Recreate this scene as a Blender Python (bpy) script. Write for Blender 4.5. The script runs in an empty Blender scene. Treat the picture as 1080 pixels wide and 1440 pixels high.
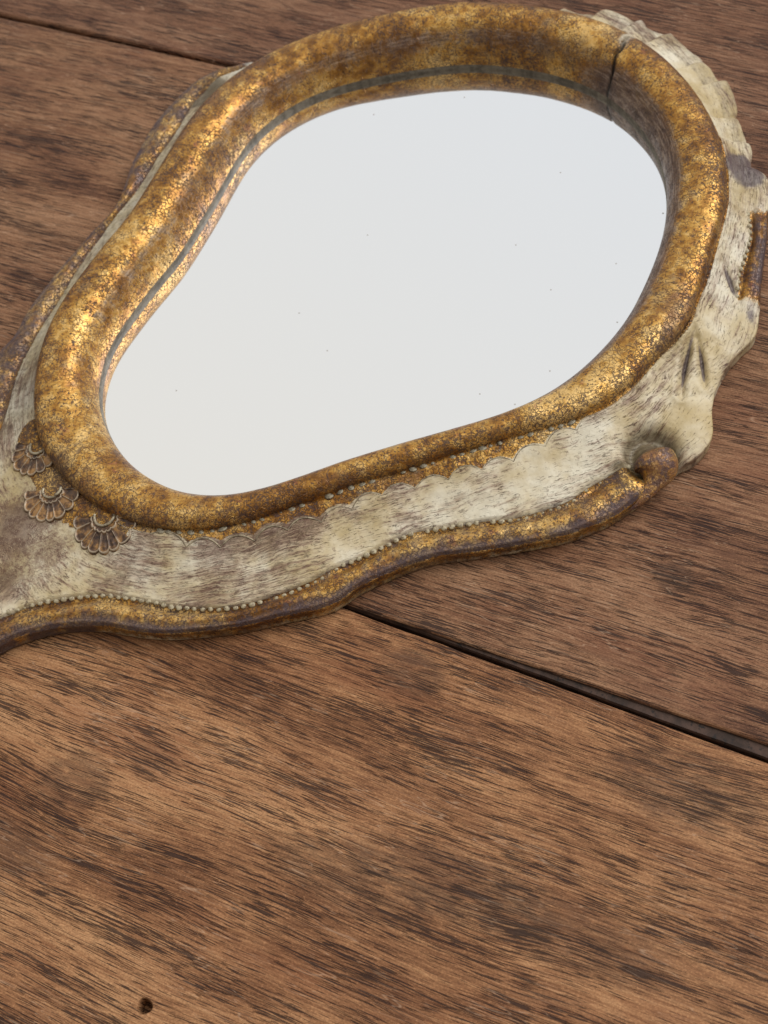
import bpy, bmesh, math, random
import numpy as np
from mathutils import Vector, Matrix

sc = bpy.context.scene
# ------------------------------------------------------------------ camera
cd = bpy.data.cameras.new("camera"); cam = bpy.data.objects.new("camera", cd)
sc.collection.objects.link(cam); sc.camera = cam
_X = Vector((0.9563048, -0.2521829, -0.1479358)); _Y = Vector((0.2923717, 0.8248531, 0.4838761)); _Z = _X.cross(_Y)
M = Matrix((_X, _Y, _Z)).transposed().to_4x4(); M.translation = Vector((-0.0000000, -0.1214365, 0.2070101))
cam.matrix_world = M
cd.sensor_fit = 'VERTICAL'; cd.sensor_height = 36.0; cd.sensor_width = 27.0; cd.lens = 50.0
cd.clip_start = 0.01; cd.clip_end = 20
cd.dof.use_dof = True; cd.dof.focus_distance = 0.225; cd.dof.aperture_fstop = 40.0
sc.render.resolution_x = 768; sc.render.resolution_y = 1024

# ------------------------------------------------------------------ light: a bright wall / window beyond the table, dim room behind
w = bpy.data.worlds.new("World"); sc.world = w; w.use_nodes = True
nt = w.node_tree; N = nt.nodes; Lk = nt.links
bg = N['Background']
tc = N.new('ShaderNodeTexCoord')
dot = N.new('ShaderNodeVectorMath'); dot.operation = 'DOT_PRODUCT'
_ld = Vector((0.12, 0.62, 0.78)).normalized()
dot.inputs[1].default_value = _ld
Lk.new(tc.outputs['Generated'], dot.inputs[0])
cr = N.new('ShaderNodeValToRGB'); cr.color_ramp.interpolation = 'EASE'
mr = N.new('ShaderNodeMapRange'); mr.inputs['From Min'].default_value = -1; mr.inputs['From Max'].default_value = 1
Lk.new(dot.outputs['Value'], mr.inputs['Value']); Lk.new(mr.outputs[0], cr.inputs[0])
e = cr.color_ramp.elements
e[0].position = 0.0; e[0].color = (0.16, 0.145, 0.13, 1)
e[1].position = 0.86; e[1].color = (0.75, 0.77, 0.80, 1)
k = cr.color_ramp.elements.new(0.5); k.color = (0.23, 0.215, 0.20, 1)
# warmer towards the left of the room, cooler to the right
dw = N.new('ShaderNodeVectorMath'); dw.operation = 'DOT_PRODUCT'; dw.inputs[1].default_value = Vector((-0.75, -0.6, 0.25)).normalized()
Lk.new(tc.outputs['Generated'], dw.inputs[0])
mw = N.new('ShaderNodeMapRange'); mw.inputs['From Min'].default_value = -0.50; mw.inputs['From Max'].default_value = 0.15
Lk.new(dw.outputs['Value'], mw.inputs['Value'])
mx = N.new('ShaderNodeMix'); mx.data_type = 'RGBA'; mx.blend_type = 'MULTIPLY'; mx.inputs[0].default_value = 1
tint = N.new('ShaderNodeMix'); tint.data_type = 'RGBA'; tint.inputs[6].default_value = (0.985, 1.0, 1.02, 1); tint.inputs[7].default_value = (1.07, 1.0, 0.88, 1)
Lk.new(mw.outputs[0], tint.inputs[0]); Lk.new(cr.outputs[0], mx.inputs[6]); Lk.new(tint.outputs[2], mx.inputs[7])
Lk.new(mx.outputs[2], bg.inputs['Color']); bg.inputs['Strength'].default_value = 1.0

ld = bpy.data.lights.new("window_light", 'AREA'); ld.shape = 'RECTANGLE'; ld.size = 1.2; ld.size_y = 1.2; ld.energy = 26.0
ld.color = (1.0, 0.985, 0.96)
lo = bpy.data.objects.new("window_light", ld); sc.collection.objects.link(lo)
lo.location = (1.2, 0.15, 1.25)
lo.rotation_euler = (Vector((0, 0.03, 0)) - lo.location).to_track_quat('-Z', 'Y').to_euler()

sc.view_settings.view_transform = 'Standard'; sc.view_settings.look = 'None'
sc.view_settings.exposure = 0.0; sc.view_settings.gamma = 1.0

# ------------------------------------------------------------------ node helpers
class NB:
    def __init__(s, name):
        s.m = bpy.data.materials.new(name); s.m.use_nodes = True; s.t = s.m.node_tree
        s.n = s.t.nodes; s.l = s.t.links; s.b = s.n['Principled BSDF']; s.tc = s.n.new('ShaderNodeTexCoord')
    def put(s, sock, v):
        if hasattr(v, 'is_output'): s.l.new(v, sock)
        elif isinstance(v, (tuple, list)):
            v = tuple(v)
            sock.default_value = v if len(v) == len(sock.default_value) else (v + (1,))[:len(sock.default_value)]
        else:
            try: sock.default_value = v
            except TypeError: sock.default_value = (v, v, v)
    def map(s, vec, scale=(1, 1, 1), rot=(0, 0, 0), loc=(0, 0, 0)):
        n = s.n.new('ShaderNodeMapping'); s.put(n.inputs[0], vec); n.inputs['Scale'].default_value = scale
        n.inputs['Rotation'].default_value = rot; n.inputs['Location'].default_value = loc; return n.outputs[0]
    def noise(s, vec, scale=1, detail=2, rough=.5, dist=0, color=False):
        n = s.n.new('ShaderNodeTexNoise'); s.put(n.inputs['Vector'], vec); n.inputs['Scale'].default_value = scale
        n.inputs['Detail'].default_value = detail; n.inputs['Roughness'].default_value = rough; n.inputs['Distortion'].default_value = dist
        return n.outputs[1 if color else 0]
    def vor(s, vec, scale=1, feature='F1', rand=1, out='Distance', dim='3D'):
        n = s.n.new('ShaderNodeTexVoronoi'); n.voronoi_dimensions = dim; n.feature = feature; s.put(n.inputs['Vector'], vec)
        n.inputs['Scale'].default_value = scale; n.inputs['Randomness'].default_value = rand; return n.outputs[out]
    def math(s, op, a, b=0.0, c=None, clamp=False):
        n = s.n.new('ShaderNodeMath'); n.operation = op; n.use_clamp = clamp; s.put(n.inputs[0], a); s.put(n.inputs[1], b)
        if c is not None: s.put(n.inputs[2], c)
        return n.outputs[0]
    def ss(s, v, lo, hi, a=0.0, b=1.0):
        n = s.n.new('ShaderNodeMapRange'); n.interpolation_type = 'SMOOTHSTEP'; s.put(n.inputs['Value'], v)
        s.put(n.inputs['From Min'], lo); s.put(n.inputs['From Max'], hi); s.put(n.inputs['To Min'], a); s.put(n.inputs['To Max'], b); return n.outputs[0]
    def mix(s, f, a, b, mode='MIX'):
        n = s.n.new('ShaderNodeMix'); n.data_type = 'RGBA'; n.blend_type = mode; s.put(n.inputs[0], f); s.put(n.inputs[6], a); s.put(n.inputs[7], b); return n.outputs[2]
    def mul(s, a, b): return s.math('MULTIPLY', a, b)
    def add(s, a, b): return s.math('ADD', a, b)
    def vadd(s, a, b, sc_=1.0):
        n = s.n.new('ShaderNodeVectorMath'); n.operation = 'MULTIPLY_ADD'; s.put(n.inputs[0], b); n.inputs[1].default_value = (sc_,) * 3; s.put(n.inputs[2], a); return n.outputs[0]
    def attr(s, name):
        n = s.n.new('ShaderNodeAttribute'); n.attribute_name = name; return n.outputs['Fac']
    def ramp(s, f, stops):
        n = s.n.new('ShaderNodeValToRGB'); s.put(n.inputs[0], f); el = n.color_ramp.elements
        while len(el) > 1: el.remove(el[-1])
        el[0].position = stops[0][0]; el[0].color = tuple(stops[0][1]) + (1,)
        for p, c in stops[1:]:
            q = el.new(p); q.color = tuple(c) + (1,)
        return n.outputs[0]
    def bump(s, h, dist, strength=1.0, prev=None):
        n = s.n.new('ShaderNodeBump'); s.put(n.inputs['Height'], h); n.inputs['Distance'].default_value = dist; n.inputs['Strength'].default_value = strength
        if prev is not None: s.l.new(prev, n.inputs['Normal'])
        return n.outputs[0]
    def done(s, color, rough, metal=0.0, normal=None, spec=None):
        s.put(s.b.inputs['Base Color'], color); s.put(s.b.inputs['Roughness'], rough); s.put(s.b.inputs['Metallic'], metal)
        if normal is not None: s.l.new(normal, s.b.inputs['Normal'])
        if spec is not None: s.put(s.b.inputs['Specular IOR Level'], spec)
        return s.m

# ------------------------------------------------------------------ data (plan curves in 0.01 mm)
DATA = {
 'crest': [1254,1246,1238,1229,1219,1209,1198,1187,1175,1164,1153,1143,1133,1123,1114,1106,1099,1093,1087,1082,1078,1074,1071,1069,1067,1065,1064,1063,1062,1062,1061,1061,1061,1060,1060,1060,1060,1060,1060,1060,1060,1060,1060,1060,1060,1060,1060,1060,1060,1060,1060,1060,1060,1060,1060,1060,1060,1060,1060,1060,1060,1060,1060,1060,1060,1060,1060,1060,1060,1060,1060,1060,1060,1060,1060,1060,1060,1060,1060,1060,1060,1061,1061,1061,1061,1062,1062,1063,1064,1065,1067,1068,1070,1073,1076,1079,1083,1087,1092,1098,1104,1111,1118,1127,1135,1144,1154,1164,1175,1186,1197,1208,1220,1231,1242,1254,1265,1275,1285,1295,1304,1313,1321,1329,1335,1342,1347,1352,1357,1361,1364,1367,1369,1371,1373,1374,1375,1376,1376,1377,1377,1377,1376,1376,1375,1374,1373,1371,1369,1367,1364,1360,1356,1352,1346,1340,1334,1327,1319,1311,1303,1294,1285,1277,1268,1261,1254,1248,1242,1238,1236,1234,1234,1236,1239,1242,1247,1253,1260,1267,1275,1283,1291,1298,1306,1313,1319,1324,1329,1333,1336,1338,1340,1340,1340,1339,1337,1335,1333,1330,1326,1323,1319,1316,1313,1309,1306,1303,1300,1298,1295,1293,1290,1287,1284,1281,1277,1272,1267,1261],
 'lip': [-3997,4558,-4061,4431,-4117,4300,-4167,4167,-4210,4031,-4245,3893,-4271,3753,-4288,3612,-4295,3470,-4292,3327,-4281,3186,-4262,3044,-4236,2904,-4204,2766,-4166,2629,-4122,2493,-4072,2360,-4017,2229,-3955,2100,-3887,1975,-3813,1854,-3733,1736,-3646,1623,-3554,1514,-3457,1410,-3355,1311,-3247,1218,-3134,1131,-3016,1052,-2892,982,-2765,919,-2633,864,-2499,817,-2363,776,-2224,743,-2084,717,-1943,698,-1801,685,-1659,678,-1517,675,-1374,677,-1232,681,-1090,687,-948,695,-806,703,-663,711,-521,718,-379,723,-237,727,-94,730,48,732,190,732,333,730,475,728,617,725,760,721,902,717,1044,713,1187,709,1329,706,1471,703,1614,700,1756,699,1898,698,2041,700,2183,703,2325,710,2467,721,2609,737,2749,759,2889,787,3027,822,3164,862,3299,906,3432,956,3564,1009,3694,1067,3823,1128,3949,1194,4074,1262,4197,1335,4317,1411,4436,1490,4551,1572,4665,1659,4775,1748,4883,1842,4987,1939,5088,2039,5186,2142,5281,2248,5375,2355,5467,2464,5558,2574,5647,2685,5734,2797,5820,2911,5903,3026,5984,3144,6061,3263,6136,3384,6207,3507,6276,3632,6342,3759,6403,3887,6461,4017,6514,4149,6562,4283,6605,4419,6644,4556,6677,4694,6704,4834,6726,4975,6743,5116,6753,5258,6757,5400,6755,5543,6747,5685,6734,5827,6715,5968,6690,6108,6661,6247,6627,6385,6588,6522,6544,6658,6494,6791,6438,6922,6376,7050,6307,7175,6232,7296,6151,7413,6066,7527,5976,7637,5881,7744,5783,7847,5682,7947,5576,8042,5468,8135,5357,8223,5243,8309,5127,8392,5010,8473,4891,8551,4771,8628,4649,8701,4525,8771,4399,8837,4270,8898,4139,8953,4006,9003,3871,9047,3734,9087,3596,9124,3458,9157,3319,9189,3180,9219,3040,9247,2900,9273,2760,9297,2619,9319,2478,9339,2337,9357,2196,9373,2054,9386,1912,9397,1770,9404,1627,9407,1485,9405,1343,9397,1201,9384,1060,9365,920,9338,782,9305,645,9265,511,9218,379,9165,249,9106,122,9041,-1,8970,-121,8893,-236,8810,-347,8721,-453,8626,-554,8525,-650,8420,-742,8312,-832,8201,-920,8089,-1006,7976,-1092,7862,-1177,7748,-1262,7634,-1349,7521,-1436,7408,-1525,7297,-1614,7186,-1704,7076,-1794,6966,-1884,6856,-1975,6745,-2066,6636,-2159,6529,-2255,6424,-2355,6322,-2458,6224,-2564,6128,-2671,6034,-2777,5940,-2882,5844,-2985,5746,-3087,5646,-3187,5545,-3287,5443,-3387,5341,-3485,5239,-3582,5134,-3675,5027,-3765,4916,-3849,4801,-3926,4682],
 'foot': [-4366,1045,-4353,1033,-4341,1021,-4328,1008,-4314,994,-4297,977,-4279,960,-4260,941,-4240,922,-4219,902,-4197,881,-4174,859,-4150,836,-4124,813,-4098,790,-4069,765,-4040,740,-4008,714,-3974,689,-3939,663,-3901,637,-3862,612,-3821,587,-3778,563,-3733,540,-3686,517,-3638,494,-3589,472,-3538,449,-3487,427,-3435,404,-3383,381,-3332,357,-3280,335,-3228,312,-3177,291,-3124,270,-3071,251,-3016,234,-2960,218,-2902,204,-2844,193,-2786,182,-2727,174,-2667,167,-2608,160,-2549,155,-2489,150,-2431,145,-2372,141,-2314,136,-2256,132,-2199,128,-2141,124,-2084,121,-2027,118,-1969,116,-1911,115,-1853,115,-1795,116,-1736,118,-1678,122,-1619,126,-1561,131,-1504,136,-1447,140,-1391,145,-1335,148,-1280,151,-1225,152,-1171,154,-1117,154,-1063,155,-1009,156,-956,156,-902,158,-848,160,-794,163,-739,168,-685,173,-631,179,-579,185,-529,190,-481,194,-434,198,-389,200,-346,201,-308,201,-268,201,-224,199,-178,198,-132,196,-85,194,-37,192,11,190,60,189,109,188,159,187,209,187,260,187,312,187,363,187,415,188,468,189,520,190,573,191,626,192,679,192,732,193,785,194,838,194,891,195,943,195,995,195,1047,195,1099,195,1150,194,1201,194,1252,194,1303,193,1354,193,1405,192,1456,192,1506,191,1556,191,1606,191,1656,190,1706,190,1756,190,1805,189,1854,189,1903,188,1952,188,2001,188,2050,187,2099,187,2148,186,2198,186,2247,185,2296,184,2347,183,2397,182,2448,181,2500,180,2551,178,2603,177,2655,175,2708,172,2761,170,2814,168,2868,165,2922,163,2977,161,3032,159,3088,157,3144,156,3201,155,3257,156,3314,156,3371,158,3428,160,3485,163,3542,167,3600,171,3657,176,3715,183,3772,190,3829,199,3885,209,3941,221,3996,235,4049,250,4099,266,4147,283,4194,301,4243,321,4293,343,4342,366,4392,389,4441,414,4489,440,4538,466,4584,493,4629,519,4671,545,4712,571,4752,598,4792,625,4832,653,4873,683,4916,714,4960,746,5004,779,5051,811,5099,844,5148,876,5199,908,5252,939,5306,970,5361,1000,5417,1031,5473,1061,5530,1092,5587,1123,5642,1155,5695,1188,5745,1222,5790,1259,5832,1298,5870,1340,5904,1383,5935,1426,5965,1470,5993,1516,6023,1563,6055,1612,6088,1661,6123,1708,6159,1755,6198,1801,6237,1847,6277,1892,6317,1938,6357,1985,6395,2032,6433,2081,6469,2130,6505,2180,6540,2231,6574,2282,6608,2333,6643,2384,6677,2436,6711,2488,6744,2539,6778,2591,6812,2644,6846,2696,6880,2748,6914,2801,6948,2853,6982,2906,7017,2958,7052,3011,7087,3065,7122,3118,7157,3172,7193,3226,7228,3280,7262,3334,7296,3389,7329,3444,7359,3500,7388,3555,7414,3610,7437,3662,7460,3718,7482,3775,7504,3833,7525,3892,7546,3951,7566,4011,7585,4071,7603,4132,7621,4192,7637,4251,7651,4305,7659,4336,7666,4364,7680,4426,7694,4487,7706,4547,7718,4605,7728,4663,7738,4722,7747,4783,7756,4846,7764,4909,7771,4973,7777,5037,7783,5100,7787,5164,7790,5228,7793,5292,7794,5356,7795,5421,7795,5485,7793,5549,7791,5610,7789,5662,7786,5708,7782,5761,7778,5817,7772,5874,7766,5932,7759,5991,7751,6050,7743,6109,7734,6169,7723,6229,7713,6288,7701,6349,7688,6409,7675,6468,7662,6525,7648,6585,7632,6644,7617,6702,7600,6762,7582,6820,7564,6879,7545,6937,7531,6978,7517,7019,7497,7074,7475,7131,7453,7187,7430,7243,7406,7299,7381,7356,7355,7411,7328,7466,7300,7521,7272,7575,7243,7628,7213,7680,7183,7732,7152,7783,7119,7834,7091,7877,7066,7915,7034,7962,7000,8011,6964,8060,6927,8109,6894,8153,6857,8199,6819,8246,6780,8293,6740,8340,6700,8386,6659,8431,6618,8476,6577,8520,6535,8563,6493,8605,6453,8645,6412,8684,6373,8722,6333,8758,6293,8794,6253,8830,6214,8864,6178,8895,6140,8926,6095,8963,6046,9002,5996,9041,5946,9080,5895,9118,5845,9156,5794,9193,5742,9229,5691,9266,5639,9301,5587,9337,5535,9372,5483,9406,5432,9439,5381,9471,5332,9502,5282,9533,5231,9564,5178,9595,5124,9626,5068,9658,5012,9688,4955,9718,4898,9748,4841,9776,4784,9804,4727,9830,4670,9856,4612,9881,4554,9905,4496,9928,4437,9951,4378,9972,4319,9993,4260,10013,4201,10032,4142,10050,4084,10067,4025,10084,3966,10100,3908,10116,3848,10131,3789,10146,3729,10161,3669,10175,3608,10189,3548,10203,3487,10216,3426,10229,3365,10241,3304,10254,3243,10266,3182,10278,3121,10289,3059,10300,2998,10311,2936,10321,2875,10331,2813,10341,2752,10350,2690,10359,2629,10367,2568,10375,2507,10383,2446,10390,2385,10397,2324,10404,2263,10410,2202,10416,2142,10421,2081,10426,2020,10430,1961,10434,1905,10437,1850,10440,1796,10442,1740,10443,1683,10444,1625,10445,1566,10445,1507,10444,1446,10442,1384,10439,1322,10436,1259,10432,1196,10427,1133,10421,1070,10414,1007,10406,945,10397,883,10387,821,10376,761,10365,702,10353,646,10340,590,10327,531,10312,471,10296,413,10279,355,10261,297,10243,239,10223,181,10203,123,10181,66,10159,11,10136,-43,10113,-96,10090,-148,10066,-200,10042,-252,10016,-305,9989,-357,9961,-409,9933,-461,9903,-512,9873,-563,9842,-613,9811,-663,9779,-712,9746,-760,9712,-808,9678,-855,9643,-901,9607,-947,9571,-992,9534,-1037,9496,-1081,9457,-1124,9418,-1167,9378,-1209,9338,-1250,9297,-1291,9255,-1331,9213,-1371,9171,-1410,9128,-1448,9084,-1486,9040,-1524,8997,-1560,8952,-1597,8908,-1632,8864,-1667,8820,-1702,8776,-1736,8732,-1771,8688,-1805,8643,-1839,8598,-1873,8553,-1907,8508,-1941,8463,-1974,8418,-2008,8374,-2041,8329,-2074,8285,-2108,8241,-2141,8198,-2174,8155,-2207,8112,-2241,8069,-2275,8025,-2309,7982,-2344,7938,-2380,7894,-2416,7849,-2452,7804,-2490,7759,-2527,7713,-2565,7667,-2602,7620,-2640,7574,-2678,7528,-2716,7482,-2753,7438,-2789,7394,-2825,7351,-2861,7309,-2897,7268,-2933,7227,-2971,7186,-3009,7144,-3049,7104,-3089,7063,-3130,7023,-3172,6983,-3214,6944,-3258,6905,-3301,6865,-3345,6826,-3388,6787,-3432,6748,-3475,6709,-3518,6670,-3561,6631,-3603,6592,-3645,6552,-3687,6513,-3728,6473,-3769,6433,-3811,6392,-3852,6351,-3893,6309,-3935,6267,-3976,6225,-4018,6183,-4060,6140,-4102,6097,-4144,6053,-4186,6009,-4228,5965,-4271,5920,-4313,5873,-4356,5826,-4398,5778,-4440,5731,-4480,5683,-4518,5636,-4555,5591,-4587,5548,-4616,5510,-4642,5475,-4667,5440,-4693,5404,-4723,5360,-4758,5308,-4791,5256,-4822,5205,-4852,5154,-4882,5103,-4910,5052,-4937,5000,-4963,4949,-4988,4897,-5012,4846,-5035,4794,-5057,4743,-5078,4691,-5099,4639,-5119,4587,-5138,4534,-5156,4482,-5173,4429,-5190,4375,-5206,4320,-5221,4265,-5235,4210,-5249,4155,-5261,4099,-5273,4043,-5285,3987,-5296,3932,-5306,3876,-5316,3819,-5326,3762,-5335,3706,-5344,3650,-5351,3594,-5358,3540,-5364,3487,-5369,3435,-5373,3384,-5376,3334,-5377,3285,-5378,3237,-5379,3190,-5378,3145,-5376,3100,-5374,3057,-5371,3016,-5367,2976,-5362,2938,-5357,2902,-5352,2868,-5346,2835,-5339,2804,-5333,2773,-5326,2745,-5319,2717,-5312,2691,-5306,2667,-5299,2645,-5294,2625,-5288,2608,-5283,2591,-5278,2575,-5272,2558,-5266,2541,-5261,2524,-5255,2507,-5249,2490,-5243,2473,-5237,2457,-5231,2440,-5224,2423,-5218,2407,-5211,2390,-5205,2373,-5198,2357,-5192,2340,-5185,2324,-5178,2307,-5172,2291,-5165,2274,-5158,2258,-5151,2242,-5144,2225,-5137,2209,-5130,2192,-5123,2176,-5116,2160,-5109,2143,-5101,2127,-5094,2111,-5087,2095,-5079,2079,-5072,2062,-5065,2046,-5057,2030,-5050,2014,-5042,1998,-5034,1982,-5027,1966,-5019,1950,-5011,1934,-5004,1918,-4996,1902,-4988,1886,-4980,1870,-4972,1854,-4964,1838,-4955,1823,-4947,1807,-4939,1791,-4930,1775,-4922,1760,-4913,1744,-4905,1729,-4896,1713,-4887,1698,-4879,1682,-4870,1667,-4861,1652,-4851,1636,-4842,1621,-4833,1606,-4823,1591,-4814,1576,-4804,1561,-4794,1546,-4785,1531,-4775,1517,-4764,1502,-4754,1488,-4744,1473,-4733,1459,-4723,1444,-4712,1430,-4701,1416,-4691,1402,-4679,1388,-4668,1374,-4657,1360,-4646,1346,-4634,1332,-4623,1318,-4611,1305,-4599,1291,-4588,1278,-4576,1264,-4564,1251,-4552,1238,-4540,1225,-4527,1212,-4515,1199,-4503,1185,-4491,1173,-4478,1160,-4466,1147,-4453,1134,-4441,1121,-4428,1108,-4416,1096,-4403,1083,-4391,1070,-4378,1058],
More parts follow.
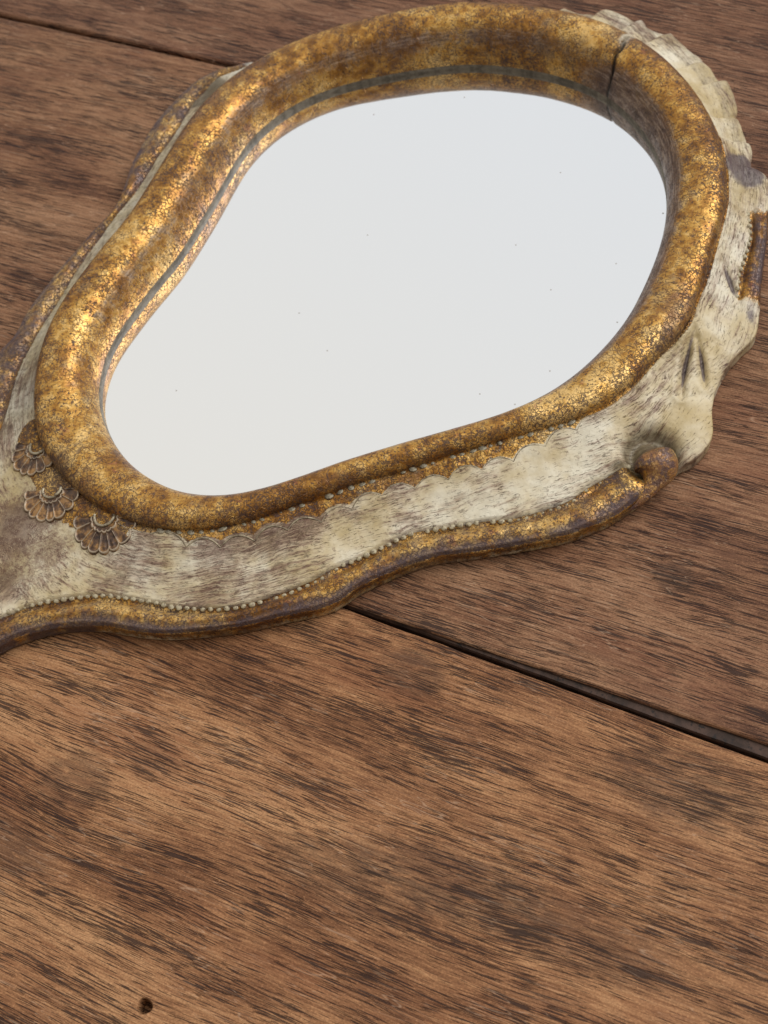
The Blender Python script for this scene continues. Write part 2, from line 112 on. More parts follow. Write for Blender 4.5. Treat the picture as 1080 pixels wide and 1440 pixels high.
 'border': [-6387,-8,-6055,18,-5906,24,-5852,21,-5813,15,-5771,9,-5726,2,-5679,-5,-5629,-13,-5577,-21,-5524,-29,-5469,-38,-5413,-47,-5355,-57,-5297,-68,-5237,-80,-5176,-93,-5115,-107,-5054,-122,-4992,-139,-4931,-157,-4871,-177,-4813,-199,-4756,-223,-4700,-249,-4644,-277,-4589,-305,-4533,-334,-4477,-364,-4419,-394,-4360,-424,-4301,-454,-4243,-485,-4185,-515,-4128,-546,-4072,-578,-4017,-611,-3964,-645,-3912,-680,-3860,-715,-3807,-749,-3752,-780,-3696,-809,-3638,-836,-3581,-861,-3522,-886,-3464,-910,-3405,-933,-3346,-955,-3286,-977,-3227,-999,-3167,-1020,-3107,-1040,-3046,-1060,-2984,-1078,-2922,-1095,-2858,-1110,-2792,-1122,-2725,-1132,-2657,-1139,-2587,-1144,-2517,-1146,-2447,-1148,-2376,-1148,-2306,-1147,-2235,-1145,-2165,-1142,-2094,-1139,-2023,-1136,-1952,-1132,-1880,-1127,-1809,-1122,-1738,-1117,-1666,-1111,-1594,-1102,-1521,-1092,-1447,-1078,-1372,-1062,-1297,-1043,-1222,-1024,-1150,-1006,-1080,-989,-1014,-974,-951,-963,-890,-955,-833,-949,-778,-945,-725,-941,-672,-936,-615,-930,-555,-921,-493,-910,-430,-898,-366,-885,-301,-872,-237,-858,-171,-843,-106,-829,-41,-815,25,-804,89,-795,154,-788,218,-784,282,-782,345,-782,409,-785,472,-790,536,-798,599,-808,663,-818,727,-828,790,-837,854,-847,917,-856,981,-866,1044,-876,1107,-885,1171,-895,1234,-906,1298,-916,1361,-927,1425,-938,1488,-951,1552,-965,1616,-980,1681,-997,1745,-1013,1809,-1029,1874,-1044,1938,-1056,2002,-1065,2065,-1071,2129,-1076,2192,-1078,2255,-1079,2318,-1079,2380,-1078,2443,-1077,2506,-1076,2569,-1075,2633,-1074,2697,-1073,2761,-1070,2825,-1064,2888,-1055,2949,-1040,3009,-1020,3067,-996,3124,-971,3182,-946,3241,-924,3301,-905,3362,-889,3424,-875,3486,-861,3549,-848,3612,-835,3676,-822,3739,-809,3803,-795,3866,-780,3929,-764,3991,-745,4052,-722,4110,-697,4169,-670,4227,-643,4285,-615,4343,-588,4401,-560,4459,-535,4518,-512,4576,-492,4635,-475,4694,-456,4753,-436,4812,-412,4869,-385,4925,-354,4979,-321,5032,-285,5081,-245,5125,-202,5165,-157,5201,-109,5233,-59,5263,-9,5293,42,5323,93,5355,144,5389,195,5425,245,5463,295,5503,345,5544,393,5588,440,5633,487,5680,533,5729,577,5778,621,5829,665,5881,707,5934,748,5987,789,6042,829,6096,868,6150,906,6204,943,6257,981,6308,1019,6359,1056,6408,1094,6456,1133,6503,1174,6546,1220,6586,1270,6623,1323,6658,1379,6690,1435,6723,1493,6754,1550,6787,1607,6818,1664,6850,1722,6882,1780,6914,1837,6947,1895,6977,1953,7006,2013,7034,2073,7062,2132,7092,2192,7124,2250,7160,2306,7199,2361,7239,2416,7280,2472,7320,2527,7359,2583,7398,2639,7437,2696,7476,2752,7513,2810,7548,2868,7580,2928,7607,2989,7630,3051,7651,3113,7670,3176,7690,3238,7709,3301,7730,3363,7754,3423,7785,3482,7820,3538,7856,3595,7890,3653,7922,3712,7952,3773,7980,3836,8005,3899,8028,3963,8046,4027,8058,4092,8063,4157,8059,4217,8045,4270,8024,4317,8008,4364,8004,4418,8015,4478,8034,4540,8055,4602,8077,4664,8096,4727,8112,4791,8125,4857,8135,4923,8142,4991,8148,5058,8154,5126,8158,5193,8161,5261,8164,5329,8165,5396,8164,5464,8164,5531,8167,5598,8175,5661,8189,5721,8206,5779,8221,5838,8233,5900,8241,5963,8246,6028,8250,6093,8251,6158,8250,6224,8246,6290,8241,6356,8234,6421,8222,6486,8205,6550,8184,6611,8161,6673,8142,6735,8127,6799,8111,6863,8092,6926,8070,6988,8051,7049,8041,7109,8039,7167,8037,7225,8026,7284,8004,7344,7976,7403,7946,7461,7916,7521,7888,7581,7862,7643,7837,7704,7812,7766,7787,7827,7763,7888,7739,7950,7714,8010,7685,8067,7650,8118,7607,8162,7562,8201,7516,8244,7474,8292,7436,8345,7405,8401,7378,8458,7350,8516,7318,8572,7282,8627,7243,8681,7202,8733,7159,8784,7115,8833,7069,8881,7021,8926,6971,8968,6920,9006,6866,9042,6812,9074,6757,9105,6702,9133,6646,9160,6590,9184,6534,9207,6478,9232,6423,9263,6370,9301,6318,9343,6266,9386,6213,9428,6160,9469,6106,9510,6052,9549,5997,9589,5942,9627,5886,9665,5830,9701,5773,9735,5714,9766,5655,9794,5595,9819,5534,9844,5474,9870,5414,9899,5355,9929,5297,9963,5240,10000,5184,10038,5130,10077,5076,10116,5022,10156,4968,10196,4914,10235,4859,10272,4802,10307,4742,10338,4679,10361,4612,10378,4543,10390,4475,10403,4410,10421,4349,10445,4289,10469,4229,10494,4170,10519,4109,10542,4047,10562,3983,10578,3916,10590,3849,10599,3781,10607,3712,10613,3644,10620,3576,10626,3508,10631,3440,10635,3371,10640,3303,10645,3236,10652,3171,10662,3106,10677,3042,10693,2978,10710,2914,10727,2850,10742,2785,10755,2720,10765,2654,10773,2588,10777,2522,10778,2455,10779,2389,10779,2323,10778,2258,10777,2192,10774,2126,10770,2062,10762,1998,10751,1937,10738,1877,10725,1817,10715,1758,10706,1698,10698,1637,10690,1576,10683,1513,10675,1450,10668,1386,10662,1321,10656,1256,10650,1191,10644,1126,10639,1060,10633,995,10628,930,10623,865,10618,801,10614,737,10611,675,10612,613,10617,549,10625,484,10637,417,10652,349,10670,280,10688,211,10705,141,10721,71,10732,1,10738,-67,10740,-133,10737,-198,10732,-263,10727,-327,10721,-391,10713,-455,10702,-519,10687,-583,10670,-646,10651,-709,10629,-770,10605,-831,10577,-890,10545,-947,10509,-1001,10468,-1054,10424,-1104,10375,-1152,10323,-1199,10268,-1244,10212,-1288,10155,-1331,10098,-1373,10039,-1414,9981,-1454,9923,-1494,9865,-1534,9808,-1573,9751,-1612,9695,-1651,9639,-1690,9585,-1730,9533,-1769,9482,-1810,9433,-1852,9386,-1894,9341,-1937,9298,-1981,9256,-2025,9215,-2069,9173,-2112,9131,-2155,9087,-2196,9041,-2236,8994,-2274,8945,-2312,8895,-2348,8844,-2385,8794,-2421,8743,-2458,8694,-2496,8646,-2534,8599,-2573,8552,-2613,8507,-2653,8462,-2695,8416,-2737,8371,-2780,8326,-2824,8280,-2868,8233,-2913,8186,-2959,8139,-3006,8091,-3053,8043,-3101,7995,-3149,7947,-3197,7899,-3244,7852,-3291,7805,-3338,7759,-3383,7713,-3427,7667,-3471,7622,-3514,7576,-3557,7529,-3601,7483,-3644,7436,-3687,7388,-3730,7341,-3773,7293,-3816,7246,-3859,7198,-3901,7151,-3943,7103,-3984,7056,-4025,7008,-4066,6961,-4106,6914,-4146,6867,-4185,6819,-4224,6772,-4263,6725,-4301,6678,-4339,6630,-4376,6582,-4414,6533,-4451,6485,-4488,6436,-4525,6387,-4562,6337,-4599,6288,-4636,6238,-4673,6188,-4710,6137,-4748,6086,-4786,6034,-4825,5982,-4864,5930,-4903,5877,-4943,5824,-4984,5772,-5023,5722,-5062,5673,-5098,5628,-5132,5586,-5164,5546,-5195,5507,-5227,5464,-5262,5417,-5300,5365,-5340,5310,-5379,5254,-5417,5199,-5454,5143,-5490,5088,-5524,5032,-5556,4976,-5586,4920,-5615,4863,-5642,4807,-5667,4750,-5692,4693,-5716,4636,-5739,4579,-5762,4522,-5785,4464,-5808,4405,-5832,4346,-5856,4286,-5881,4225,-5907,4163,-5934,4101,-5962,4039,-5990,3976,-6018,3912,-6046,3848,-6075,3784,-6104,3718,-6134,3653,-6163,3587,-6192,3521,-6221,3455,-6249,3391,-6274,3327,-6294,3266,-6310,3205,-6327,3146,-6345,3087,-6366,3028,-6389,2969,-6414,2910,-6441,2853,-6468,2796,-6497,2740,-6526,2685,-6555,2632,-6585,2580,-6614,2529,-6643,2480,-6672,2433,-6700,2386,-6727,2342,-6753,2299,-6778,2257,-6801,2219,-6824,2182,-6844,2149,-6877,2105,-6976,1994,-7208,1754,-7535,1428,-7833,1142,-8039,941,-8210,764,-8419,571,-8693,387,-9005,259,-9306,198,-9562,180,-9771,167,-9950,133,-10121,67,-10298,-31,-10487,-152,-10688,-289,-10900,-431,-11118,-570,-11340,-703,-11562,-827,-11785,-944,-12008,-1057,-12232,-1167,-12457,-1273,-12683,-1377,-12910,-1478,-13138,-1576,-13368,-1672,-13599,-1765,-13831,-1855,-14063,-1943,-14297,-2028,-14532,-2110,-14771,-2190,-15014,-2264,-15258,-2331,-15499,-2391,-15733,-2449,-15955,-2510,-16168,-2580,-16372,-2663,-16572,-2760,-16765,-2868,-16946,-2985,-17107,-3111,-17242,-3247,-17350,-3397,-17429,-3560,-17481,-3730,-17502,-3892,-17486,-4035,-17430,-4156,-17330,-4260,-17193,-4348,-17030,-4418,-16853,-4462,-16669,-4476,-16478,-4459,-16278,-4417,-16072,-4354,-15865,-4275,-15663,-4185,-15467,-4081,-15277,-3964,-15088,-3832,-14894,-3691,-14692,-3545,-14484,-3401,-14271,-3262,-14057,-3130,-13842,-3003,-13627,-2879,-13410,-2757,-13192,-2637,-12973,-2520,-12751,-2406,-12529,-2294,-12306,-2185,-12081,-2079,-11855,-1975,-11627,-1874,-11397,-1775,-11164,-1680,-10926,-1590,-10682,-1506,-10434,-1432,-10189,-1365,-9954,-1302,-9738,-1236,-9548,-1163,-9386,-1073,-9243,-957,-9098,-805,-8920,-621,-8682,-430,-8386,-274,-8072,-184,-7790,-148,-7545,-131,-7258,-101,-6847,-53],
 'outline': [-6818,-514,-6750,-499,-6681,-484,-6613,-469,-6543,-457,-6474,-449,-6404,-444,-6334,-440,-6264,-438,-6193,-437,-6123,-438,-6053,-441,-5983,-445,-5913,-450,-5843,-457,-5774,-466,-5704,-477,-5635,-491,-5567,-506,-5499,-523,-5431,-541,-5364,-561,-5297,-582,-5230,-604,-5164,-627,-5098,-651,-5032,-677,-4968,-704,-4904,-734,-4842,-766,-4781,-800,-4720,-835,-4659,-869,-4597,-903,-4535,-936,-4472,-967,-4409,-998,-4346,-1028,-4282,-1058,-4219,-1088,-4154,-1115,-4089,-1142,-4023,-1166,-3957,-1189,-3890,-1210,-3823,-1230,-3755,-1249,-3687,-1267,-3619,-1284,-3551,-1301,-3483,-1317,-3414,-1333,-3346,-1348,-3277,-1362,-3209,-1377,-3140,-1390,-3071,-1404,-3002,-1417,-2933,-1429,-2864,-1441,-2794,-1452,-2725,-1461,-2655,-1469,-2585,-1476,-2515,-1483,-2445,-1488,-2375,-1493,-2305,-1498,-2235,-1503,-2165,-1509,-2095,-1516,-2026,-1523,-1956,-1529,-1886,-1536,-1816,-1542,-1746,-1548,-1676,-1553,-1606,-1560,-1536,-1567,-1466,-1572,-1396,-1574,-1326,-1570,-1256,-1562,-1187,-1551,-1118,-1537,-1050,-1520,-983,-1500,-920,-1469,-856,-1442,-788,-1423,-720,-1407,-651,-1393,-582,-1379,-513,-1367,-444,-1355,-374,-1344,-305,-1334,-235,-1324,-166,-1316,-96,-1309,-26,-1302,44,-1297,114,-1292,184,-1288,254,-1286,324,-1285,395,-1286,465,-1288,535,-1292,605,-1298,674,-1308,743,-1319,812,-1332,881,-1346,950,-1361,1018,-1375,1087,-1389,1156,-1402,1225,-1413,1295,-1424,1364,-1435,1434,-1446,1503,-1456,1572,-1467,1642,-1477,1711,-1487,1781,-1498,1850,-1508,1919,-1519,1989,-1530,2058,-1541,2127,-1552,2197,-1562,2266,-1571,2336,-1580,2406,-1588,2475,-1596,2545,-1603,2615,-1608,2685,-1612,2755,-1614,2826,-1612,2896,-1607,2965,-1601,3035,-1594,3105,-1588,3175,-1582,3245,-1575,3315,-1567,3384,-1557,3453,-1544,3522,-1529,3590,-1511,3657,-1490,3723,-1467,3789,-1443,3854,-1418,3919,-1392,3984,-1365,4049,-1338,4114,-1312,4179,-1285,4243,-1257,4307,-1228,4371,-1199,4435,-1169,4499,-1140,4562,-1110,4625,-1078,4688,-1047,4752,-1019,4818,-997,4887,-984,4957,-975,5026,-965,5094,-946,5159,-920,5222,-889,5283,-854,5341,-815,5397,-772,5448,-724,5493,-670,5529,-610,5558,-546,5582,-480,5605,-414,5626,-347,5649,-281,5673,-215,5701,-151,5732,-88,5766,-26,5802,34,5840,93,5879,151,5921,208,5964,263,6009,317,6055,370,6103,421,6152,472,6202,521,6254,568,6308,613,6363,656,6422,695,6481,732,6541,768,6601,805,6662,840,6725,872,6787,904,6847,940,6903,982,6951,1033,6992,1091,7027,1151,7059,1214,7089,1277,7118,1341,7149,1404,7180,1467,7210,1530,7238,1595,7267,1659,7295,1723,7324,1787,7354,1850,7385,1913,7417,1976,7449,2038,7481,2101,7514,2163,7546,2225,7579,2287,7612,2349,7645,2411,7679,2473,7712,2534,7745,2596,7778,2658,7810,2720,7842,2783,7872,2846,7902,2910,7932,2974,7961,3037,7991,3101,8020,3165,8050,3228,8080,3292,8111,3355,8143,3417,8178,3478,8221,3533,8253,3595,8281,3660,8307,3725,8330,3791,8351,3858,8368,3927,8378,3996,8379,4066,8371,4136,8354,4204,8324,4267,8266,4305,8206,4338,8200,4406,8222,4473,8250,4537,8281,4600,8312,4663,8340,4727,8361,4794,8375,4863,8384,4933,8391,5002,8396,5072,8402,5142,8406,5212,8410,5282,8412,5353,8414,5423,8412,5493,8408,5563,8408,5633,8420,5702,8452,5764,8492,5822,8520,5886,8540,5953,8556,6022,8569,6091,8579,6160,8586,6230,8590,6300,8591,6370,8589,6440,8585,6510,8576,6580,8559,6648,8525,6709,8485,6767,8462,6832,8457,6902,8450,6972,8427,7038,8393,7100,8361,7162,8349,7230,8377,7294,8407,7357,8396,7425,8364,7488,8325,7547,8287,7605,8253,7666,8225,7731,8200,7796,8176,7863,8154,7929,8131,7995,8108,8062,8090,8129,8072,8197,8050,8264,8016,8325,7956,8359,7889,8381,7834,8424,7785,8474,7742,8529,7712,8592,7706,8662,7688,8730,7657,8792,7620,8852,7580,8909,7537,8966,7494,9021,7448,9074,7400,9125,7348,9172,7293,9215,7233,9251,7170,9283,7106,9312,7041,9337,6975,9361,6908,9383,6841,9403,6771,9412,6702,9423,6639,9453,6584,9496,6532,9544,6480,9591,6426,9635,6371,9679,6315,9722,6259,9764,6202,9805,6144,9845,6087,9885,6028,9924,5967,9959,5904,9989,5838,10012,5770,10032,5703,10051,5636,10072,5570,10097,5507,10128,5447,10164,5390,10205,5336,10249,5282,10294,5230,10341,5177,10388,5125,10435,5072,10481,5019,10526,4963,10569,4904,10606,4836,10628,4760,10637,4679,10634,4595,10623,4509,10607,4424,10588,4340,10569,4259,10553,4181,10542,4108,10539,4039,10545,3974,10559,3909,10573,3844,10588,3779,10603,3714,10617,3648,10631,3583,10644,3518,10658,3452,10672,3387,10685,3321,10699,3256,10712,3190,10725,3125,10739,3059,10752,2994,10766,2928,10780,2863,10795,2798,10810,2733,10824,2669,10839,2604,10853,2539,10867,2474,10879,2409,10892,2344,10905,2279,10917,2213,10928,2148,10935,2081,10938,2016,10934,1954,10924,1893,10910,1832,10895,1771,10880,1709,10867,1646,10854,1583,10841,1519,10829,1454,10818,1388,10809,1322,10802,1255,10795,1188,10789,1121,10784,1053,10780,986,10776,919,10773,853,10771,786,10770,721,10770,656,10773,594,10779,530,10788,461,10807,390,10833,318,10861,246,10890,173,10917,99,10941,24,10959,-50,10971,-121,10972,-191,10974,-261,10979,-331,10986,-401,10992,-471,10995,-541,10994,-611,10987,-680,10977,-749,10965,-818,10950,-886,10932,-953,10911,-1019,10887,-1083,10859,-1146,10828,-1208,10795,-1268,10760,-1328,10722,-1387,10684,-1445,10644,-1502,10604,-1559,10562,-1615,10520,-1670,10477,-1725,10434,-1779,10389,-1833,10343,-1885,10297,-1937,10249,-1988,10201,-2038,10152,-2088,10102,-2136,10052,-2184,10000,-2231,9948,-2275,9894,-2318,9838,-2360,9782,-2400,9724,-2440,9667,-2480,9609,-2520,9551,-2559,9493,-2599,9435,-2637,9376,-2675,9317,-2712,9257,-2748,9197,-2783,9136,-2816,9074,-2847,9011,-2876,8948,-2905,8883,-2932,8819,-2959,8754,-2986,8689,-3014,8625,-3042,8561,-3071,8497,-3102,8434,-3136,8372,-3172,8312,-3210,8253,-3249,8195,-3291,8138,-3335,8083,-3381,8031,-3430,7980,-3482,7933,-3537,7890,-3594,7848,-3651,7809,-3709,7769,-3766,7728,-3822,7685,-3876,7640,-3929,7594,-3982,7548,-4034,7502,-4087,7455,-4139,7408,-4190,7361,-4242,7313,-4294,7266,-4346,7218,-4398,7171,-4450,7124,-4502,7077,-4555,7031,-4607,6984,-4660,6938,-4712,6891,-4764,6843,-4815,6795,-4865,6747,-4915,6697,-4964,6647,-5012,6596,-5060,6544,-5107,6492,-5154,6440,-5199,6387,-5245,6333,-5289,6279,-5333,6224,-5374,6167,-5414,6109,-5452,6050,-5489,5991,-5527,5932,-5567,5874,-5608,5817,-5654,5764,-5705,5716,-5761,5673,-5820,5635,-5879,5597,-5936,5556,-5983,5505,-6012,5441,-6041,5378,-6074,5315,-6107,5254,-6141,5192,-6174,5130,-6208,5069,-6241,5007,-6275,4945,-6308,4883,-6340,4821,-6373,4759,-6405,4696,-6436,4634,-6467,4571,-6497,4507,-6526,4443,-6553,4379,-6578,4313,-6602,4247,-6624,4180,-6644,4113,-6662,4045,-6680,3977,-6697,3909,-6714,3841,-6731,3773,-6746,3704,-6759,3636,-6772,3567,-6784,3497,-6798,3429,-6813,3360,-6831,3292,-6852,3225,-6874,3159,-6898,3093,-6923,3027,-6949,2962,-6976,2897,-7005,2833,-7034,2769,-7065,2706,-7097,2644,-7131,2582,-7167,2522,-7205,2463,-7244,2405,-7285,2348,-7327,2292,-7371,2237,-7415,2182,-7461,2129,-7507,2076,-7555,2025,-7604,1975,-7655,1927,-7709,1881,-7764,1838,-7820,1796,-7875,1753,-8077,1614,-8275,1471,-8449,1300,-8586,1097,-8725,896,-8901,727,-9129,644,-9373,627,-9617,627,-9861,612,-10098,551,-10315,441,-10518,304,-10711,154,-10903,1,-11097,-147,-11301,-282,-11513,-405,-11727,-522,-11944,-636,-12162,-746,-12382,-853,-12604,-958,-12826,-1060,-13049,-1159,-13274,-1256,-13500,-1351,-13727,-1442,-13955,-1530,-14184,-1616,-14414,-1700,-14645,-1781,-14876,-1860,-15109,-1935,-15345,-1998,-15584,-2053,-15823,-2106,-16060,-2166,-16293,-2239,-16519,-2334,-16738,-2442,-16952,-2561,-17159,-2691,-17354,-2838,-17531,-3007,-17672,-3206,-17776,-3428,-17845,-3662,-17879,-3904,-17855,-4147,-17753,-4367,-17582,-4541,-17375,-4671,-17151,-4768,-16915,-4831,-16671,-4851,-16428,-4825,-16190,-4769,-15957,-4695,-15729,-4607,-15504,-4509,-15287,-4397,-15081,-4265,-14883,-4121,-14689,-3973,-14493,-3826,-14293,-3685,-14086,-3555,-13877,-3428,-13666,-3303,-13454,-3181,-13241,-3061,-13027,-2943,-12811,-2828,-12594,-2715,-12375,-2606,-12155,-2499,-11934,-2394,-11712,-2292,-11488,-2192,-11263,-2095,-11037,-2002,-10809,-1914,-10579,-1830,-10344,-1761,-10106,-1707,-9866,-1659,-9627,-1607,-9392,-1540,-9167,-1444,-8969,-1302,-8800,-1125,-8643,-937,-8473,-762,-8263,-640,-8021,-614,-7777,-637,-7534,-662,-7291,-640,-7054,-580],
 'wB': [100,100,100,100,100,100,100,100,100,100,100,100,100,100,100,100,100,100,100,100,100,100,100,100,100,100,100,100,100,100,100,100,100,100,100,100,100,100,100,100,100,100,100,100,100,100,100,100,100,100,100,100,100,100,100,100,100,100,100,100,100,100,100,100,100,100,100,100,100,100,100,100,100,100,100,100,100,100,100,100,100,100,100,100,100,100,100,100,100,100,100,100,100,100,100,100,100,100,100,100,100,100,100,100,100,100,100,100,100,100,100,100,100,100,100,100,100,100,100,100,100,100,100,100,100,100,100,100,100,100,100,100,100,100,100,100,100,100,100,100,100,100,100,100,100,100,100,100,100,100,100,100,100,99,99,97,95,92,88,82,74,65,55,45,35,26,18,12,8,5,3,1,1,0,0,0,0,0,0,0,0,0,0,0,0,0,0,0,0,0,0,0,0,0,0,0,0,0,0,0,0,0,0,0,0,0,0,0,0,0,0,0,0,0,1,1,3,5,8,12,18,26,35,45,55,65,74,82,88,92,95,97,99,99,100,100,100,100,100,100,100,100,100,99,99,97,95,92,88,82,74,65,55,45,35,26,18,12,8,5,3,1,1,0,0,0,0,0,0,0,0,0,0,0,0,0,0,0,0,0,0,0,0,0,0,0,0,0,0,0,0,0,0,0,0,0,0,0,0,0,0,0,0,0,0,0,0,0,0,0,0,0,0,0,0,0,0,0,0,0,0,0,0,0,0,0,0,0,0,0,0,0,0,0,0,0,0,0,0,0,0,0,0,0,0,0,0,0,0,0,0,0,0,0,0,0,0,0,0,0,0,0,0,0,0,0,0,0,0,0,0,0,0,0,0,0,0,0,0,1,1,3,5,8,12,18,26,35,45,55,65,74,82,88,92,95,97,99,99,100,100,100,100,100,100,100,100,100,99,99,97,95,92,88,82,74,65,55,45,35,26,18,12,8,5,3,1,1,0,0,0,0,0,0,0,0,0,0,0,0,0,0,0,0,0,0,0,0,0,1,1,3,5,8,12,18,26,35,45,55,65,74,82,88,92,95,97,99,99,100,100,100,100,100,100,100,100,100,100,100,100,100,100,100,100,100,100,100,100,100,100,100,100,100,100,100,100,100,100,100,100,100,100,100,100,100,100,100,100,100,100,100,100,100,100,100,100,100,100,100,100,100,100,100,100,100,100,100,100,100,100,100,100,100,100,100,100,100,100,100,100,100,100,100,100,100,100,100,100,100,100,100,100,100,100,100,100,100,100,100,100,100,100,100,100,100,100,100,100,100,100,100,100,100,100,100,100,100,100,100,100,100,100,100,100,100,100,100,100,100,100,100,100,100,100,100,100,100,100,100,99,99,98,96,94,90,86,82,77,73,71,70,71,73,77,82,86,90,94,96,98,99,99,100,100,100,100,100,100,100,100,100,100,100,100,100,100,100,100,100,100,100,100,100,100,100,100,100,100,100,100,100,100,100,100,100,100,100,100,100,100,100,100,100,100,100,100,100,100,100,100,100,100,100,100,100,100,100,100,100,100,100,100,100,100,100,100,100,100,100,100,100,100,100,100,100,100,100,100,100,100,100,100,100,100,100,100,100,100,100,100,100,100,100,100,100,100,100,100,100,100,100,100,100,100,100,100,100,100,100,100,100,100,100,100,100,100,100,100,100],
 'wL': [0,0,0,0,0,0,0,0,0,0,0,0,0,0,0,0,0,0,0,0,0,0,0,0,0,0,0,0,0,0,0,0,0,0,0,0,0,0,0,0,0,0,0,0,0,0,0,0,0,0,0,0,0,0,0,0,0,0,0,0,0,0,0,0,0,0,0,0,0,0,0,0,0,0,0,0,0,0,0,0,0,0,0,0,0,0,0,0,0,0,0,0,0,0,0,0,0,0,0,0,0,0,0,0,0,0,0,0,0,0,0,0,0,0,0,0,0,0,0,0,0,0,0,0,0,0,0,0,0,0,0,0,0,0,0,0,0,0,0,0,0,0,0,0,0,0,0,0,0,0,0,0,0,0,0,0,0,0,0,0,0,0,0,0,0,0,0,0,0,0,0,0,0,0,0,0,0,0,0,0,0,0,0,0,0,0,0,0,0,0,0,0,0,0,0,0,0,0,0,0,0,0,0,0,0,0,0,0,0,0,0,0,0,0,0,0,0,0,0,0,0,0,0,0,0,0,0,0,0,0,0,0,0,0,0,0,0,0,0,0,0,0,0,0,0,0,0,0,0,0,0,0,0,0,0,0,0,0,0,0,0,0,0,0,0,0,1,2,6,13,25,41,59,75,87,94,98,99,100,100,100,100,100,100,100,100,100,100,100,100,100,100,100,100,100,100,100,100,100,100,100,100,100,100,100,100,100,100,100,100,100,100,100,100,100,100,100,100,100,100,100,100,100,100,100,100,100,100,100,100,100,100,100,100,100,100,100,100,100,100,100,100,100,100,100,100,100,100,100,100,100,100,100,100,100,100,100,100,100,100,100,100,100,100,100,99,98,94,87,75,59,41,25,13,6,2,1,0,0,0,0,0,0,0,0,0,0,0,0,0,0,0,0,0,0,0,0,0,0,0,0,0,0,0,0,0,0,0,0,0,0,0,0,0,0,0,0,0,0,0,0,0,0,0,0,0,0,0,0,0,0,0,0,0,0,0,0,0,0,0,0,0,0,0,0,0,0,0,0,0,0,0,0,0,0,0,0,0,0,0,0,0,0,0,0,0,0,0,0,0,0,0,0,0,0,0,0,0,0,0,0,0,0,0,0,0,0,0,0,0,0,0,0,0,0,0,0,0,0,0,0,0,0,0,0,0,0,0,0,0,0,0,0,0,0,0,0,0,0,0,0,0,0,0,0,0,0,0,0,0,0,0,0,0,0,0,0,0,0,0,0,0,0,0,0,0,0,0,0,0,0,0,0,0,0,0,0,0,0,0,0,0,0,0,0,0,0,0,0,0,0,0,0,0,0,0,0,0,0,0,0,0,0,0,0,0,0,0,0,0,0,0,0,0,0,0,0,0,0,0,0,0,0,0,0,0,0,0,0,0,0,0,0,0,0,0,0,0,0,0,0,0,0,0,0,0,0,0,0,0,0,0,0,0,0,0,0,0,0,0,0,0,0,0,0,0,0,0,0,0,0,0,0,0,0,0,0,0,0,0,0,0,0,0,0,0,0,0,0,0,0,0,0,0,0,0,0,0,0,0,0,0,0,0,0,0,0,0,0,0,0,0,0,0,0,0,0,0,0,0,0,0,0,0,0,0,0,0,0,0,0,0,0,0,0,0,0,0,0,0,0,0,0,0,0,0,0,0,0,0,0,0,0,0,0,0,0,0,0,0],
 'notch': [279,288,303,312,328,338],
 'leaf': [268,374],
 'gapB_hi': [-1004,-1504,484,-2657,1910,-3720,3254,-4777,4420,-5794],
 'gapB_lo': [-1023,-1578,460,-2740,2113,-4147,3499,-5321,4337,-5998],
 'gapA': [-4940,15197,-3605,14114,-1890,12763,-395,11512],
 'shell1': [-4502,1025,-4629,234],
 'shell2': [-5316,1886,-5588,1193],
 'shell3': [-5442,2840,-5887,2390],
 'ball': [4450,-681,4449,-981,4284,-1205,4062,-1322,3853,-1372,3628,-1403],
 'scallop': [-3807,446,-3269,33,-2733,-154,-2162,-215,-1592,-219,-1026,-237,-488,-174,52,-111,601,-151,1168,-169,1745,-191,2274,-209,2847,-128,3430,-21,3914,36],
 'cusps': [-3269,33],
 'crease1': [5903,1207,5797,1058,5524,633,5290,173],
 'crease2': [5905,1080,5877,840,5812,540,5742,261],
 'crease3': [6903,2412,6879,2023,6878,1761],
 'crack': [6105,6441,6223,6702,6319,6857,6354,7000,6535,7120,6644,7273,6814,7359,6931,7531,7096,7600,7208,7714,7410,7768],
 'knob': [8008,4247],
 'lump': [3901,-762],
 'hole': [-5408,-6754],
 'corners': [-4883,15665,10331,8744,-7548,-6388,2941,-9434],
 'beads1': [-6576,8,-6131,22,-5549,-53,-5118,-132,-4802,-226,-4451,-401,-4016,-632,-3767,-798,-3297,-998,-2832,-1143,-2503,-1175,-1825,-1151,-1492,-1117,-955,-989,-610,-959,-254,-890,41,-827,385,-809,711,-854,1197,-928,1507,-981,1979,-1093,2481,-1103,2923,-1078,3231,-949,3768,-829,4032,-767],
 'beads2': [7732,3405,7647,3125,7569,2897,7395,2624,7246,2413,7104,2218,6951,1897,6834,1697],
 'beads3': [-4191,6797,-4967,5792,-5251,5432,-5576,4942,-5905,4168,-6164,3585],
 'spots': [-78,-2972,4253,-2714,-5618,-3046,3569,-6141,-4389,-3070,-6991,-3693,-1390,-6100,-20,-6626,1406,-7793,-6240,-1585,-4139,368],
 'farnotch': [-1017,10428],
 'shellzone': [-5505,3142,-5387,2482,-5224,1823,-4915,1346,-4367,863],
 'band2': [7896,3431,7700,2812,7282,1966,6955,1277],
 'sideblack': [-6709,-436,-5968,-414,-5373,-547],
 'browncream': [-2856,-78,-2010,-122,-1280,-140],
 'brownleft': [-6308,701,-5696,630,-5964,1440],
 'clearcream': [240,-366,1875,-595,4621,302],
}
def crv(name): return np.array(DATA[name], float).reshape(-1, 2) * 1e-5

